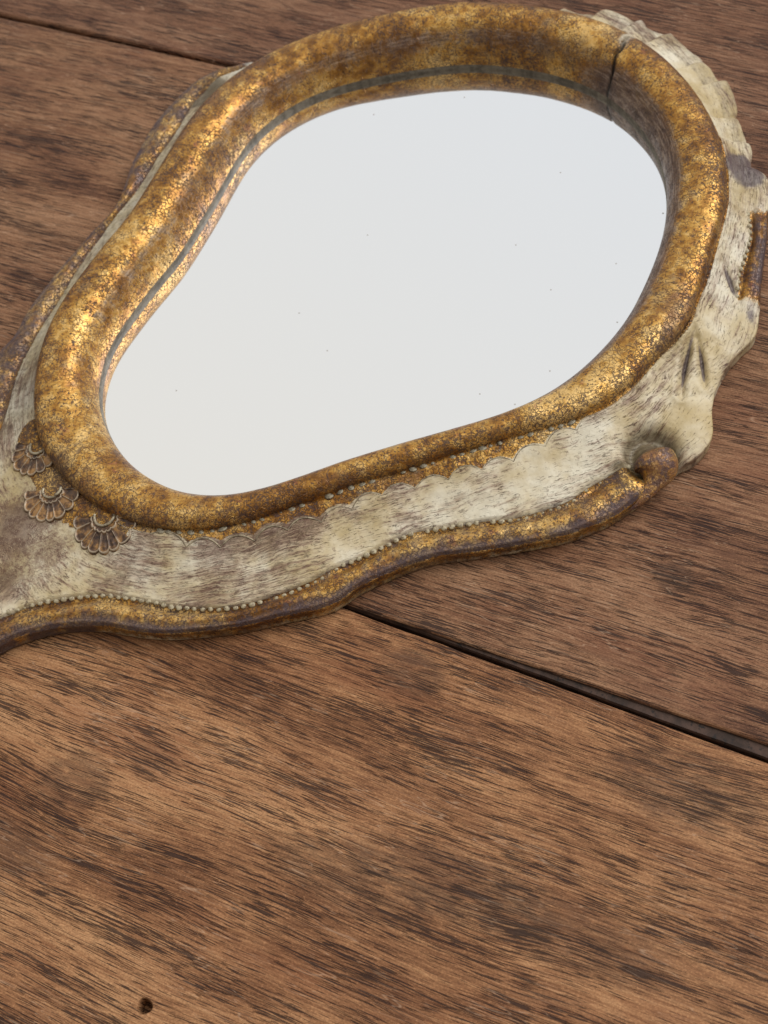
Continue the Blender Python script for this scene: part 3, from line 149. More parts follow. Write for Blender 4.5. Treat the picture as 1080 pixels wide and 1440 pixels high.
# ------------------------------------------------------------------ materials
def wood_material(name, seed, tone, stains=(), scratches=True):
    b = NB(name)
    o = b.map(b.tc.outputs['Object'], loc=(seed * 3.1, seed * 1.7, seed * .6))   # metres, X along the grain
    warp = b.noise(b.map(o, (9, 30, 9)), 1, 3, .5)
    cw = b.n.new('ShaderNodeCombineXYZ'); b.put(cw.inputs[1], b.mul(b.math('SUBTRACT', warp, .5), .010))
    ow = b.vadd(o, cw.outputs[0])
    broad = b.noise(b.map(ow, (12, 60, 20)), 1, 4, .62)
    patch = b.noise(b.map(o, (55, 85, 50)), 1, 4, .65)
    streak = b.noise(b.map(ow, (50, 1700, 300)), 1, 5, .74)
    fine = b.noise(b.map(ow, (300, 6000, 900)), 1, 3, .75)
    v = b.add(b.mul(broad, .28), b.add(b.mul(patch, .20), b.add(b.mul(streak, .32), b.mul(fine, .24))))
    c = b.ramp(b.ss(v, .385, .62), [(0, tone[0]), (.35, tone[1]), (.68, tone[2]), (1, tone[3])])
    lg = b.noise(b.map(ow, (9, 1100, 60), loc=(1, 6, 2)), 1, 3, .7)
    c = b.mix(b.ss(lg, .36, .50, .38, 0), c, tuple(x * .7 for x in tone[1]))
    tick = b.noise(b.map(o, (2600, 3400, 10)), 1, 2, .8)
    c = b.mix(b.ss(tick, .36, .60, .38, 0), c, tuple(x * .45 for x in tone[1]))
    c = b.mix(b.ss(tick, .56, .72, 0, .30), c, tuple(min(1, x * 1.35) for x in tone[3]))
    # reddish / purplish areas
    red = b.ss(b.noise(b.map(o, (22, 60, 20), loc=(3, 8, 1)), 1, 3, .6), .52, .72)
    c = b.mix(b.mul(red, .28), c, (tone[1][0] * 1.0, tone[1][1] * .78, tone[1][2] * .80))
    # open pores: dark dashes along the grain, several sizes, clustered
    clus = b.noise(b.map(ow, (38, 230, 60)), 1, 4, .66)
    pores = None
    for (sx, sy, th, wd, dx) in ((105, 4200, .612, .04, 0), (230, 6800, .605, .05, 5), (70, 3000, .640, .03, 9), (150, 5200, .612, .04, 13)):
        n_ = b.noise(b.map(ow, (sx, sy, 400), loc=(dx, dx * 2, dx)), 1, 1.5, .55)
        t_ = b.add(b.mul(b.math('SUBTRACT', .5, clus), .42), th)
        hi = b.add(t_, wd)
        n_ = b.ss(n_, t_, hi)
        pores = n_ if pores is None else b.math('MAXIMUM', pores, n_)
    c = b.mix(b.mul(pores, .84), c, (.020, .012, .012))
    # dark grime in smudges following the grain
    sm = b.ss(b.noise(b.map(o, (40, 90, 30), loc=(7, 2, 4)), 1, 8, .74, .3), .56, .70)
    sm = b.mul(sm, b.ss(b.noise(b.map(ow, (160, 700, 200)), 1, 4, .7), .33, .62))
    c = b.mix(b.mul(sm, .30), c, (.055, .030, .022))
    for (x, y, rx, ry, st) in stains:
        g = b.map(b.tc.outputs['Object'], (1 / rx, 1 / ry, 0), loc=(-x / rx, -y / ry, 0))
        ln = b.n.new('ShaderNodeVectorMath'); ln.operation = 'LENGTH'; b.put(ln.inputs[0], b.vadd(g, b.noise(b.map(o, (260, 420, 1)), 1, 4, .6, color=True), .9))
        f = b.ss(b.math('SUBTRACT', ln.outputs['Value'], .62), .35, 1.0, 1, 0)
        f = b.mul(f, b.ss(b.noise(b.map(ow, (300, 1100, 1)), 1, 3, .7), .25, .6))
        c = b.mix(b.mul(f, st * .8), c, (.045, .028, .021))
    # pale rubbed patches and fine scratches
    rub = b.ss(b.noise(b.map(o, (70, 90, 10), rot=(0, 0, .9), loc=(2, 5, 0)), 1, 5, .7), .60, .80)
    c = b.mix(b.mul(rub, .40), c, tuple(x * 1.25 for x in tone[3]))
    sc_ = None
    for k_, (ra, s1, s2) in enumerate(((1.2, 60, 900), (1.9, 80, 1100), (.5, 70, 900), (2.5, 50, 700))):
        g = b.map(o, (s1, s2, 1), rot=(0, 0, ra), loc=(k_, k_ * 2.3, 0))
        n_ = b.math('ABSOLUTE', b.math('SUBTRACT', b.noise(g, 1, 1, .5), .5))
        n_ = b.mul(b.ss(n_, 0, .012, 1, 0), b.ss(b.noise(b.map(o, (60, 60, 1), loc=(k_ * 4, 1, 1)), 1, 2, .5), .54, .64))
        sc_ = n_ if sc_ is None else b.math('MAXIMUM', sc_, n_)
    c = b.mix(b.mul(sc_, .42), c, (.50, .33, .22))
    h = b.math('SUBTRACT', b.add(b.mul(fine, .45), b.mul(tick, .25)), pores)
    nrm = b.bump(h, .00015, .9)
    nrm = b.bump(b.add(b.mul(broad, 1.0), b.mul(streak, .25)), .0006, .55, nrm)
    rough = b.ss(b.add(patch, b.mul(pores, .3)), .3, .8, .48, .70)
    return b.done(c, rough, 0, nrm, .16)

def gold_color(b, o, trans=None):
    """worn gold leaf over red bole: returns colour, metal, rough, height"""
    big = b.noise(b.map(o, (60,) * 3), 1, 4, .6)
    mid = b.noise(b.map(o, (420,) * 3), 1, 4, .7)
    c = b.ramp(b.ss(b.add(b.mul(big, .55), b.mul(mid, .55)), .40, .70), [(0, (.17, .070, .015)), (.35, (.38, .18, .035)), (.65, (.56, .31, .072)), (1, (.76, .50, .19))])
    ow = b.vadd(o, b.noise(b.map(o, (900,) * 3), 1, 3, .65, color=True), .0006)
    d1 = b.vor(b.map(ow, (1300,) * 3), 1, 'DISTANCE_TO_EDGE')
    wr = b.attr('wear')
    m1 = b.mul(b.ss(d1, .01, .10, 1, 0), b.ss(b.add(b.noise(b.map(o, (240,) * 3), 1, 4, .65), b.mul(wr, .10)), .46, .60))
    wear = b.noise(b.map(o, (85,) * 3, loc=(4, 4, 4)), 1, 5, .66)
    sp = b.noise(b.map(ow, (2300,) * 3), 1, 3, .75)
    th = b.math('SUBTRACT', .735, b.add(b.mul(wear, .32), b.mul(wr, .055)))
    m3 = b.ss(sp, th, b.add(th, .05))
    sp2 = b.noise(b.map(ow, (1050,) * 3, loc=(3, 3, 3)), 1, 4, .72)
    th2 = b.math('SUBTRACT', .835, b.add(b.mul(wear, .38), b.mul(wr, .07)))
    m4 = b.ss(sp2, th2, b.add(th2, .05))
    dark = b.math('MAXIMUM', b.mul(m1, .8), b.math('MAXIMUM', m3, m4))
    if trans is not None:
        lines = None
        for k_, (su, sv, th_) in enumerate(((1300, 90, .66), (600, 60, .67))):
            g = b.vadd(b.map(trans, (su, sv, 1), rot=(0, 0, .0), loc=(k_ * 3, k_, 0)), b.noise(b.map(o, (150,) * 3), 1, 3, .6, color=True), 3.0)
            n_ = b.math('ABSOLUTE', b.math('SUBTRACT', b.noise(g, 1, 1, .5), .5))
            n_ = b.mul(b.ss(n_, .004, .022, 1, 0), b.ss(b.noise(b.map(o, (120,) * 3, loc=(k_, 5, 5)), 1, 3, .6), .52, .60))
            lines = n_ if lines is None else b.math('MAXIMUM', lines, n_)
        dark = b.math('MAXIMUM', dark, b.mul(lines, .85))
    redm = b.mul(b.ss(b.noise(b.map(o, (300,) * 3, loc=(9, 3, 2)), 1, 5, .72), .60, .68), .6)
    c = b.mix(redm, c, (.26, .07, .04))
    grey = b.mul(b.ss(b.noise(b.map(o, (150,) * 3, loc=(2, 9, 6)), 1, 6, .74), .55, .68), .40)
    c = b.mix(grey, c, (.24, .20, .14))
    patina = b.ss(b.add(b.noise(b.map(o, (58,) * 3, loc=(5, 7, 1)), 1, 8, .76), b.mul(wr, .10)), .575, .675)
    c = b.mix(b.mul(patina, .70), c, (.150, .066, .024))
    c = b.mix(b.mul(dark, .88), c, (.045, .022, .020))
    metal = b.mul(b.math('SUBTRACT', 1.0, b.math('MAXIMUM', dark, b.math('MAXIMUM', b.mul(patina, .6), b.mul(redm, .8)))), .62)
    h = b.math('SUBTRACT', b.mul(mid, .9), dark)
    rough = b.ss(b.add(b.mul(big, .5), b.add(b.mul(mid, .5), b.mul(dark, .5))), .35, .95, .33, .62)
    return c, metal, rough, h

def gilt_material(name, crack=False):
    b = NB(name); o = b.tc.outputs['Object']
    c, me, ro, h = gold_color(b, o, b.tc.outputs['UV'] if crack else None)
    if crack:
        br = b.attr('brown'); br = b.ss(b.add(br, b.mul(b.math('SUBTRACT', b.noise(b.map(o, (420,) * 3), 1, 5, .72), .5), 1.1)), .32, .72)
        st = b.noise(b.map(b.tc.outputs['UV'], (300, 2600, 1)), 1, 4, .7)
        c = b.mix(b.mul(br, .88), c, b.ramp(b.ss(st, .36, .64), [(0, (.060, .030, .024)), (.6, (.17, .105, .080)), (1, (.30, .22, .17))])); me = b.mul(me, b.math('SUBTRACT', 1.0, b.mul(br, .8)))
        ck = b.attr('crack'); c = b.mix(ck, c, (.012, .008, .007)); me = b.mul(me, b.math('SUBTRACT', 1.0, ck))
        ch = b.attr('chip'); ch = b.mul(ch, b.ss(b.noise(b.map(o, (900,) * 3), 1, 3, .6), .3, .5))
        c = b.mix(ch, c, (.55, .48, .36)); me = b.mul(me, b.math('SUBTRACT', 1.0, ch))
    n = b.bump(h, .00013, .8)
    n = b.bump(b.noise(b.map(o, (230,) * 3), 1, 3, .5), .0007, .55, n)
    return b.done(c, ro, me, n, .5)

def cream_material():
    """painted body: ivory paint, rubbed streaks along the rim, gilded border band and scalloped gilt line"""
    b = NB("cream_and_gilt_paint"); o = b.tc.outputs['Object']; uv = b.tc.outputs['UV']
    n1 = b.noise(b.map(o, (90,) * 3), 1, 4, .6)
    c = b.ramp(b.ss(n1, .3, .7), [(0, (.42, .32, .155)), (.5, (.55, .465, .31)), (1, (.64, .59, .47))])
    uw = b.vadd(uv, b.noise(b.map(o, (180,) * 3), 1, 3, .6, color=True), .0016)
    st = b.noise(b.map(uw, (520, 4400, 1)), 1, 5, .82)
    st2 = b.noise(b.map(uw, (75, 1100, 1), loc=(3, 3, 0)), 1, 5, .74)
    zone = b.noise(b.map(o, (70,) * 3, loc=(1, 4, 2)), 1, 5, .65)
    gr = b.attr('grime_shade'); ru = b.mul(b.attr('rubbed'), b.attr('wear'))
    z2 = b.add(b.mul(b.math('SUBTRACT', zone, .48), 1.5), b.mul(ru, .52))
    # soft brown wash where the paint is thin
    wash = b.ss(b.add(z2, b.mul(b.math('SUBTRACT', st2, .5), 1.1)), .06, .40)
    c = b.mix(b.mul(wash, .70), c, b.ramp(n1, [(.35, (.19, .100, .060)), (.65, (.31, .20, .14))]))
    # hairline scratches along the rim, showing the dark bole
    th = b.math('SUBTRACT', .598, b.mul(z2, .26))
    m = b.ss(st, th, b.add(th, .045))
    m2 = b.ss(st2, b.add(th, .01), b.add(th, .06))
    brk = b.ss(b.noise(b.map(o, (480,) * 3, loc=(3, 1, 1)), 1, 4, .7), .40, .60)
    c = b.mix(b.mul(b.mul(b.math('MAXIMUM', m, b.mul(m2, .7)), b.add(b.mul(brk, .75), .25)), .88), c, (.110, .045, .030))
    lil = b.ss(b.noise(b.map(o, (75,) * 3, loc=(6, 2, 8)), 1, 5, .68), .56, .72)
    c = b.mix(b.mul(lil, .30), c, (.30, .21, .22))
    gs = b.noise(b.map(o, (900,) * 3), 1, 4, .75)
    c = b.mix(b.mul(b.ss(gs, .60, .66), .55), c, (.13, .07, .05))
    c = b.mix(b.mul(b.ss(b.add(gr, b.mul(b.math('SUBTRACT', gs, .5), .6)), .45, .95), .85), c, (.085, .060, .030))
    hc = b.add(b.mul(m, -1.0), b.mul(gs, .3))
    gc, gm, gro, gh = gold_color(b, o)
    g = b.attr('gilt')
    g = b.ss(b.add(g, b.mul(b.math('SUBTRACT', b.noise(b.map(o, (700,) * 3), 1, 4, .7), .5), .55)), .42, .58)
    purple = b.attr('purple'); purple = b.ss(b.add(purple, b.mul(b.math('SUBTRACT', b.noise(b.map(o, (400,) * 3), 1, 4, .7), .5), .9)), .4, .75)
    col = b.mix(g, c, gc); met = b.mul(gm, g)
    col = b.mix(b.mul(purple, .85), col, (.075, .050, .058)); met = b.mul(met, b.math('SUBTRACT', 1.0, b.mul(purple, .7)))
    rough = b.add(b.mul(g, b.math('SUBTRACT', gro, .50)), .50)
    h = b.add(b.mul(hc, b.math('SUBTRACT', 1.0, g)), b.mul(gh, g))
    n = b.bump(h, .00016, .8)
    n = b.bump(b.noise(b.map(o, (260,) * 3), 1, 4, .6), .0006, .5, n)
    return b.done(col, rough, met, n, .45)

def simple(name, c1, c2, scale, rough, metal=0.0, bump=.0001, dark=None):
    b = NB(name); o = b.tc.outputs['Object']
    n = b.noise(b.map(o, (scale,) * 3), 1, 5, .65)
    c = b.ramp(b.ss(n, .32, .68), [(0, c1), (1, c2)])
    if dark: c = b.mix(b.ss(b.noise(b.map(o, (scale * 2.3,) * 3, loc=(1, 2, 3)), 1, 4, .7), .55, .66), c, dark)
    return b.done(c, rough, metal, b.bump(n, bump, .8), .4)

# ------------------------------------------------------------------ mesh helpers
def link(name, me, mat, parent=None, smooth=True):
    ob = bpy.data.objects.new(name, me); sc.collection.objects.link(ob)
    if mat is not None and not me.materials: me.materials.append(mat)
    if smooth: me.polygons.foreach_set('use_smooth', [True] * len(me.polygons))
    if parent is not None: ob.parent = parent
    return ob
def grid_mesh(name, P, closed_u=True, attrs=None, uv=None, cap=None):
    """P: (rows, stations, 3)"""
    R, S, _ = P.shape
    i = np.arange(R - 1)[:, None]; j = np.arange(S if closed_u else S - 1)[None]
    a = i * S + j; b_ = i * S + (j + 1) % S; c = (i + 1) * S + (j + 1) % S; d = (i + 1) * S + j
    F = np.stack([a, b_, c, d], -1).reshape(-1, 4)
    me = bpy.data.meshes.new(name)
    me.vertices.add(R * S); me.vertices.foreach_set('co', P.reshape(-1).astype(np.float32))
    me.loops.add(F.size); me.loops.foreach_set('vertex_index', F.reshape(-1).astype(np.int32))
    me.polygons.add(len(F)); me.polygons.foreach_set('loop_start', np.arange(0, F.size, 4, dtype=np.int32)); me.polygons.foreach_set('loop_total', np.full(len(F), 4, np.int32))
    if attrs:
        for k_, v_ in attrs.items():
            at = me.attributes.new(k_, 'FLOAT', 'POINT'); at.data.foreach_set('value', np.clip(v_, 0, 1).reshape(-1).astype(np.float32))
    if uv is not None:
        l = me.uv_layers.new(name='UVMap'); l.data.foreach_set('uv', uv.reshape(-1, 2)[F.reshape(-1)].reshape(-1).astype(np.float32))
    me.update(); me.validate(); return me
def upsample(a, n):
    """periodic Catmull-Rom upsample of stations"""
    a = np.asarray(a, float); m = len(a); x = np.arange(n) * m / n; i = np.floor(x).astype(int); t = x - i
    if a.ndim > 1: t = t[:, None]
    p0, p1, p2, p3 = a[(i - 1) % m], a[i % m], a[(i + 1) % m], a[(i + 2) % m]
    return .5 * ((2 * p1) + (-p0 + p2) * t + (2 * p0 - 5 * p1 + 4 * p2 - p3) * t * t + (-p0 + 3 * p1 - 3 * p2 + p3) * t ** 3)
def open_spline(p, n):
    p = np.asarray(p, float); q = np.vstack([2 * p[0] - p[1], p, 2 * p[-1] - p[-2]]); out = []
    for i in range(len(p) - 1):
        t = np.linspace(0, 1, 20, endpoint=False)[:, None]; a, b_, c, d = q[i:i + 4]
        out.append(.5 * (2 * b_ + (c - a) * t + (2 * a - 5 * b_ + 4 * c - d) * t * t + (-a + 3 * b_ - 3 * c + d) * t ** 3))
    o = np.vstack(out + [p[-1:]]); s = np.r_[0, np.cumsum(np.linalg.norm(np.diff(o, axis=0), axis=1))]
    u = np.linspace(0, s[-1], n); return np.stack([np.interp(u, s, o[:, k_]) for k_ in range(o.shape[1])], 1)
def seg_dist(Q, line):
    """distance of points Q (n,2) to polyline, and parameter 0..1 along it"""
    best = np.full(len(Q), 9.); par = np.zeros(len(Q)); L = len(line) - 1
    for k_ in range(L):
        a, b_ = line[k_], line[k_ + 1]; ab = b_ - a; t = np.clip(((Q - a) @ ab) / (ab @ ab + 1e-18), 0, 1)
        dd = np.linalg.norm(Q - a - t[:, None] * ab, axis=1); m = dd < best; best[m] = dd[m]; par[m] = (k_ + t[m]) / L
    return best, par
def smooth01(x): x = np.clip(x, 0, 1); return x * x * (3 - 2 * x)
rng = np.random.default_rng(7)
def wob(P2, amp, sizes, seed):
    r = np.random.default_rng(seed); z = np.zeros(P2.shape[:-1])
    for s_ in sizes:
        for _ in range(5):
            a = r.uniform(0, 6.283); ph = r.uniform(0, 6.283); f = 6.283 / (s_ * r.uniform(.7, 1.4))
            z += np.sin((P2[..., 0] * math.cos(a) + P2[..., 1] * math.sin(a)) * f + ph) * s_ / max(sizes)
    return z * amp / 5

# ------------------------------------------------------------------ table
gB = crv('gapB_hi'); gBl = crv('gapB_lo'); gA = crv('gapA')
gd = (gB[-1] - gB[0]); gd /= np.linalg.norm(gd); gn = np.array([-gd[1], gd[0]])      # grain direction, across
def uvw(p): return np.c_[p @ gd, p @ gn]
B1, B0, A1 = uvw(gB), uvw(gBl), uvw(gA)
lB1 = np.polyfit(B1[:, 0], B1[:, 1], 1); lB0 = np.polyfit(B0[:, 0], B0[:, 1], 1); lA = np.polyfit(A1[:, 0], A1[:, 1], 1)
grain_ang = math.atan2(gd[1], gd[0])
table = bpy.data.objects.new("wooden_table", None); sc.collection.objects.link(table)
table['label'] = "worn brown wooden tabletop of long grained boards with dark gaps, under the hand mirror"; table['category'] = "table"
U0, U1 = -.42, .42
m_groove = simple('grimy_groove_wood', (.030, .017, .012), (.075, .042, .030), 420, .75, 0, .0002, (.014, .010, .009))
def plank(lo_fn, hi_fn, seed, mat, holes=(), ch_lo=.0006, ch_hi=.0006, ledge=None):
    """a board lying along the grain; lo_fn / hi_fn give its two edges (metres across) at position u"""
    vm = (lo_fn(0) + hi_fn(0)) / 2
    r = np.random.default_rng(seed)
    us = np.linspace(U0, U1, 421); T = .019
    je = np.convolve(r.normal(0, 1, len(us) + 8), np.ones(5) / 5, 'same')[4:-4] * .00009
    jh = np.convolve(r.normal(0, 1, len(us) + 8), np.ones(5) / 5, 'same')[4:-4] * .00009
    lo = np.array([lo_fn(u) for u in us]) + je - vm; hi = np.array([hi_fn(u) for u in us]) + jh - vm
    rows = []
    def row(v, z): rows.append(np.c_[us, v, np.full_like(us, 1.) * z])
    if ledge is not None:      # a rebated edge: a dark recessed lip along the joint
        low = np.array([ledge(u) for u in us]) + je - vm
        row(low + .0008, -T); row(low, -.0013); row(np.minimum(low + .0002, lo - .00001), -.0009)
        row(lo - .00005, -.0008); row(lo + .00003, -ch_lo * .9)
    else:
        row(lo + .0008, -T); row(lo, -T + .001); row(lo, -ch_lo * 2.2)
    row(lo + ch_lo * .12, -ch_lo * .8); row(lo + ch_lo * .45, -ch_lo * .3 ); row(lo + ch_lo, 0)
    itop = len(rows); row(lo + ch_lo + .0004, 0); row(hi - ch_hi - .0004, 0)
    row(hi - ch_hi, 0); row(hi - ch_hi * .45, -ch_hi * .3); row(hi - ch_hi * .12, -ch_hi); row(hi, -ch_hi * 2.2); row(hi, -T + .001); row(hi - .0008, -T)
    P = np.array(rows); R, S, _ = P.shape
    bm = bmesh.new(); vs = [[bm.verts.new(P[i, j]) for j in range(S)] for i in range(R)]
    hk = [(int(np.searchsorted(us, h[0])), h) for h in holes]
    for i in range(R):
        i2 = (i + 1) % R
        for j in range(S - 1):
            if i == itop and any(abs(j - k_) <= 1 for k_, h in hk): continue
            f_ = bm.faces.new((vs[i][j], vs[i][j + 1], vs[i2][j + 1], vs[i2][j]))
            if ledge is not None and i <= 3: f_.material_index = 1
    bm.faces.new([vs[i][0] for i in range(R)]); bm.faces.new([vs[i][-1] for i in range(R - 1, -1, -1)])
    for k_, (hu, hv, hr) in hk:      # old nail hole: a sunken round hole through the top face
        j0, j1 = k_ - 1, k_ + 2; n = 24; hv -= vm
        ring = []
        for q in range(n):
            a = 2 * math.pi * q / n; rr = hr * (1 + .08 * math.sin(3 * a + 1)); ring.append((hu + rr * math.cos(a), hv + rr * math.sin(a)))
        levels = []
        for z, f in ((0, 1.18), (-.0001, 1.07), (-.0004, 1.0), (-.003, .92)):
            levels.append([bm.verts.new((hu + (x - hu) * f, hv + (y - hv) * f, z)) for x, y in ring])
        for A_, B_ in zip(levels[:-1], levels[1:]):
            for q in range(n): bm.faces.new((A_[q], A_[(q + 1) % n], B_[(q + 1) % n], B_[q]))
        bm.faces.new(levels[-1])
        # top face around the hole: outline loop = lower edge verts + upper edge verts
        low = [vs[itop][j] for j in range(j0, j1 + 1)]; up = [vs[itop + 1][j] for j in range(j0, j1 + 1)]
        outer = low + up[::-1]
        edges = []
        for A_ in (outer, levels[0]):
            for q in range(len(A_)):
                v1, v2 = A_[q], A_[(q + 1) % len(A_)]
                e_ = bm.edges.get((v1, v2)) or bm.edges.new((v1, v2)); edges.append(e_)
        bmesh.ops.triangle_fill(bm, use_beauty=True, use_dissolve=False, edges=edges)
    bmesh.ops.recalc_face_normals(bm, faces=bm.faces)
    me = bpy.data.meshes.new("plank"); bm.to_mesh(me); bm.free(); me.materials.append(mat)
    if ledge is not None: me.materials.append(m_groove)
    ob = link("plank", me, mat, table, smooth=False)
    ob.rotation_euler = (0, 0, grain_ang); ob.location = (-gn[0] * 0 + gn[0] * vm, gn[1] * vm, 0)
    return ob, vm
fB1 = lambda u: lB1[0] * np.clip(u, -.05, .12) + lB1[1]; fB0 = lambda u: lB0[0] * np.clip(u, -.05, .12) + lB0[1]
def gBw(u): return max(fB1(u) , fB0(u) + .0006)
fA = lambda u: lA[0] * np.clip(u, -.12, .1) + lA[1]
toneB = [(.095, .038, .018), (.225, .100, .046), (.360, .176, .082), (.490, .265, .130)]
toneM = [(.070, .029, .017), (.165, .075, .040), (.255, .128, .068), (.350, .195, .110)]
toneT = [(.060, .026, .016), (.135, .060, .034), (.205, .100, .056), (.285, .155, .092)]
hol = uvw(crv('hole'))[0]; spots = uvw(crv('spots'))
vmB = (fB0(0) + fB0(0) - .15) / 2
vmM = (gBw(0) + fA(0) - .0006) / 2
def sp(i, vm, rx, ry, s): return (spots[i][0], spots[i][1] - vm, rx, ry, s)
mB = wood_material("board_wood_tan", 1, toneB, [sp(0, vmB, .0045, .0030, .65), sp(2, vmB, .0050, .0042, .55), sp(3, vmB, .010, .005, .6), sp(4, vmB, .004, .003, .35), sp(5, vmB, .010, .0035, .55), sp(6, vmB, .012, .004, .5), sp(7, vmB, .013, .004, .5), sp(8, vmB, .012, .004, .45)])
mM = wood_material("board_wood_brown", 2, toneM, [sp(1, vmM, .0026, .0022, .7)])
mT = wood_material("board_wood_dark", 3, toneT)
plank(lambda u: fB0(u) - .15, fB0, 11, mB, holes=[(hol[0], hol[1], .0011)])
plank(gBw, lambda u: fA(u) - .0005, 12, mM, ch_lo=.0005, ledge=lambda u: min(fB0(u) + .0007, gBw(u) - .0002))
plank(lambda u: fA(u) + .0002, lambda u: fA(u) + .15, 13, mT, ch_lo=.0007)
plank(lambda u: fB0(u) - .302, lambda u: fB0(u) - .1515, 14, mM)
plank(lambda u: fA(u) + .1515, lambda u: fA(u) + .30, 15, mB)
bm = bmesh.new(); bmesh.ops.create_cube(bm, size=1, matrix=Matrix.Diagonal((.86, .80, .03, 1))); bmesh.ops.bevel(bm, geom=bm.edges[:], offset=.002, segments=1)
me = bpy.data.meshes.new("frame_rail"); bm.to_mesh(me); bm.free()
ob = link("under_board", me, simple("dusty_dark_wood", (.02, .014, .011), (.035, .024, .018), 200, .9), table, smooth=False)
ob.rotation_euler = (0, 0, grain_ang); vmid = (fB0(0) + fA(0)) / 2; ob.location = (gn[0] * vmid, gn[1] * vmid, -.0345)

# ------------------------------------------------------------------ hand mirror
mirror = bpy.data.objects.new("hand_mirror", None); sc.collection.objects.link(mirror)
mirror['label'] = "antique gilded and cream painted carved wooden hand mirror lying face up on the brown boards"; mirror['category'] = "hand mirror"
NS = 2220
L0 = crv('lip'); F0 = crv('foot'); K0 = crv('border'); O0 = crv('outline')
F = upsample(F0, NS); K = upsample(K0, NS); O = upsample(O0, NS)
wB = np.clip(upsample(np.array(DATA['wB']) / 100., NS), 0, 1); wL = np.clip(upsample(np.array(DATA['wL']) / 100., NS), 0, 1)
# leaf teeth phase
nt_ = [x * NS / len(F0) for x in DATA['notch']]; lf = [x * NS / len(F0) for x in DATA['leaf']]
ns = [lf[0] - 4] + nt_; step = np.mean(np.diff(nt_))
while ns[-1] < lf[1] + step: ns.append(ns[-1] + step)
idx = np.arange(NS); phase = np.interp(idx, ns, np.arange(len(ns))) % 1.0
saw = np.where(phase < .86, (phase / .86) ** .8, 1 - (phase - .86) / .14)       # slow rise, quick drop
saw = np.convolve(np.r_[saw[-3:], saw, saw[:3]], np.ones(5) / 5, 'same')[3:-3]
zF = .0083 + .0007 * wL; zK = .0049 + .0002 * wL; zO = .0036 + .0003 * wL
n1, n2 = 64, 34
rows = []; tt = []; ss_ = []
for k_ in range(n1):
    t = k_ / n1; rows.append((F + (K - F) * t, t, -1))
for k_ in range(n2 + 1):
    s = k_ / n2; rows.append((K + (O - K) * s, 1, s))
xs = np.array([0, .10, .20, .34, .48, .64, .78, .86, .93, 1.0]); zs = np.array([4.75, 4.10, 3.95, 4.5, 4.85, 4.85, 4.45, 4.30, 4.35, 3.7]) * 1e-3
sd = np.linspace(0, 1, 201); zb = np.interp(sd, xs, zs); zb = np.convolve(np.r_[[zb[0]] * 6, zb, [zb[-1]] * 6], np.ones(9) / 9, 'same')[6:-6]; zb[-1] = .0036
Kd = K[::4]
def near_dist(Q, C_):
    out = np.zeros(len(Q))
    for k0 in range(0, len(Q), 4000):
        q = Q[k0:k0 + 4000]; out[k0:k0 + 4000] = np.sqrt(((q[:, None] - C_[None]) ** 2).sum(2).min(1))
    return out
P = np.zeros((len(rows), NS, 3)); gilt = np.zeros((len(rows), NS)); grime_shade = np.zeros_like(gilt); rub = np.zeros_like(gilt); wear = np.zeros_like(gilt); purple = np.zeros_like(gilt)
for r_, (xy, t, s) in enumerate(rows):
    P[r_, :, :2] = xy
    if s < 0:
        dF = np.linalg.norm(xy - F, axis=1)
        dn = near_dist(xy, F[::4]); dk = near_dist(xy, Kd); tq = dn / (dn + dk + 1e-9)
        z = zF + (zK - zF) * tq - .0004 * np.sin(np.pi * tq)
        lift = .0001 * (1 - smooth01(dF / .0012)); z = z - .0004 * np.exp(-(dF / .0005) ** 2)
        z = z + wL * (saw - .45) * .0024 * (t ** .8)
        P[r_, :, 2] = z
        grime_shade[r_] = .52 * wL * t ** 2 + .55 * np.exp(-((1 - t) / .06) ** 2) * wB + .5 * np.exp(-(dF / .0006) ** 2)
        wear[r_] = .8 - .6 * wL
    else:
        zband = np.interp(s, sd, zb); zflat = zK + (zO - zK) * s ** 1.7
        z = wB * zband + (1 - wB) * zflat
        z = z + wL * (saw - .45) * .0024 * (1 - .25 * s)
        P[r_, :, 2] = z
        purple[r_] = wB * (.49 + .22 * smooth01((s - .6) / .3))
        gilt[r_] = wB * smooth01((s - .02) / .08); grime_shade[r_] = .60 * wL + wB * .9 * math.exp(-((s - .10) / .10) ** 2); wear[r_] = .55 + .3 * math.exp(-((s - .15) / .12) ** 2) + .4 * smooth01((s - .85) / .12)
flat = P[..., :2].reshape(-1, 2); Z = P[..., 2].reshape(-1)
near = (Z == Z)
def bump_at(c, r, h, power=2):
    dd = np.linalg.norm(flat - c, axis=1); return h * np.exp(-(dd / r) ** power)
# hand-carved unevenness
Z += wob(flat, .00030, (.012, .005, .0026, .0014), 3)
# gilt border next to the rim, ending in a scalloped line
scal = crv('scallop'); cus = scal
G = gilt.reshape(-1); GR = grime_shade.reshape(-1); PU = purple.reshape(-1); RU = rub.reshape(-1)
def arcs():
    out = []
    for a, b_ in zip(scal[:-1], scal[1:]):
        m = (a + b_) / 2; n_ = np.array([-(b_ - a)[1], (b_ - a)[0]]); n_ /= np.linalg.norm(n_)
        # bulge towards the rim: the side nearer the foot curve
        if np.linalg.norm(F - (m + n_ * .001), axis=1).min() > np.linalg.norm(F - (m - n_ * .001), axis=1).min(): n_ = -n_
        q = np.linspace(0, 1, 13)[:, None]; out.append(a + (b_ - a) * q + n_ * (.0014 * (1 - (2 * q - 1) ** 2)))
    return out
ARC = arcs()
allarc = np.vstack(ARC)
cut = np.linalg.norm(flat - flat, axis=1)
sel = np.where((np.abs(flat[:, 0] - allarc[:, 0].mean()) < .08) & (flat[:, 1] < allarc[:, 1].max() + .004))[0]
dF_all = np.linalg.norm(P[..., :2] - F[None], axis=2).reshape(-1)
ds, pp = seg_dist(flat[sel], allarc)
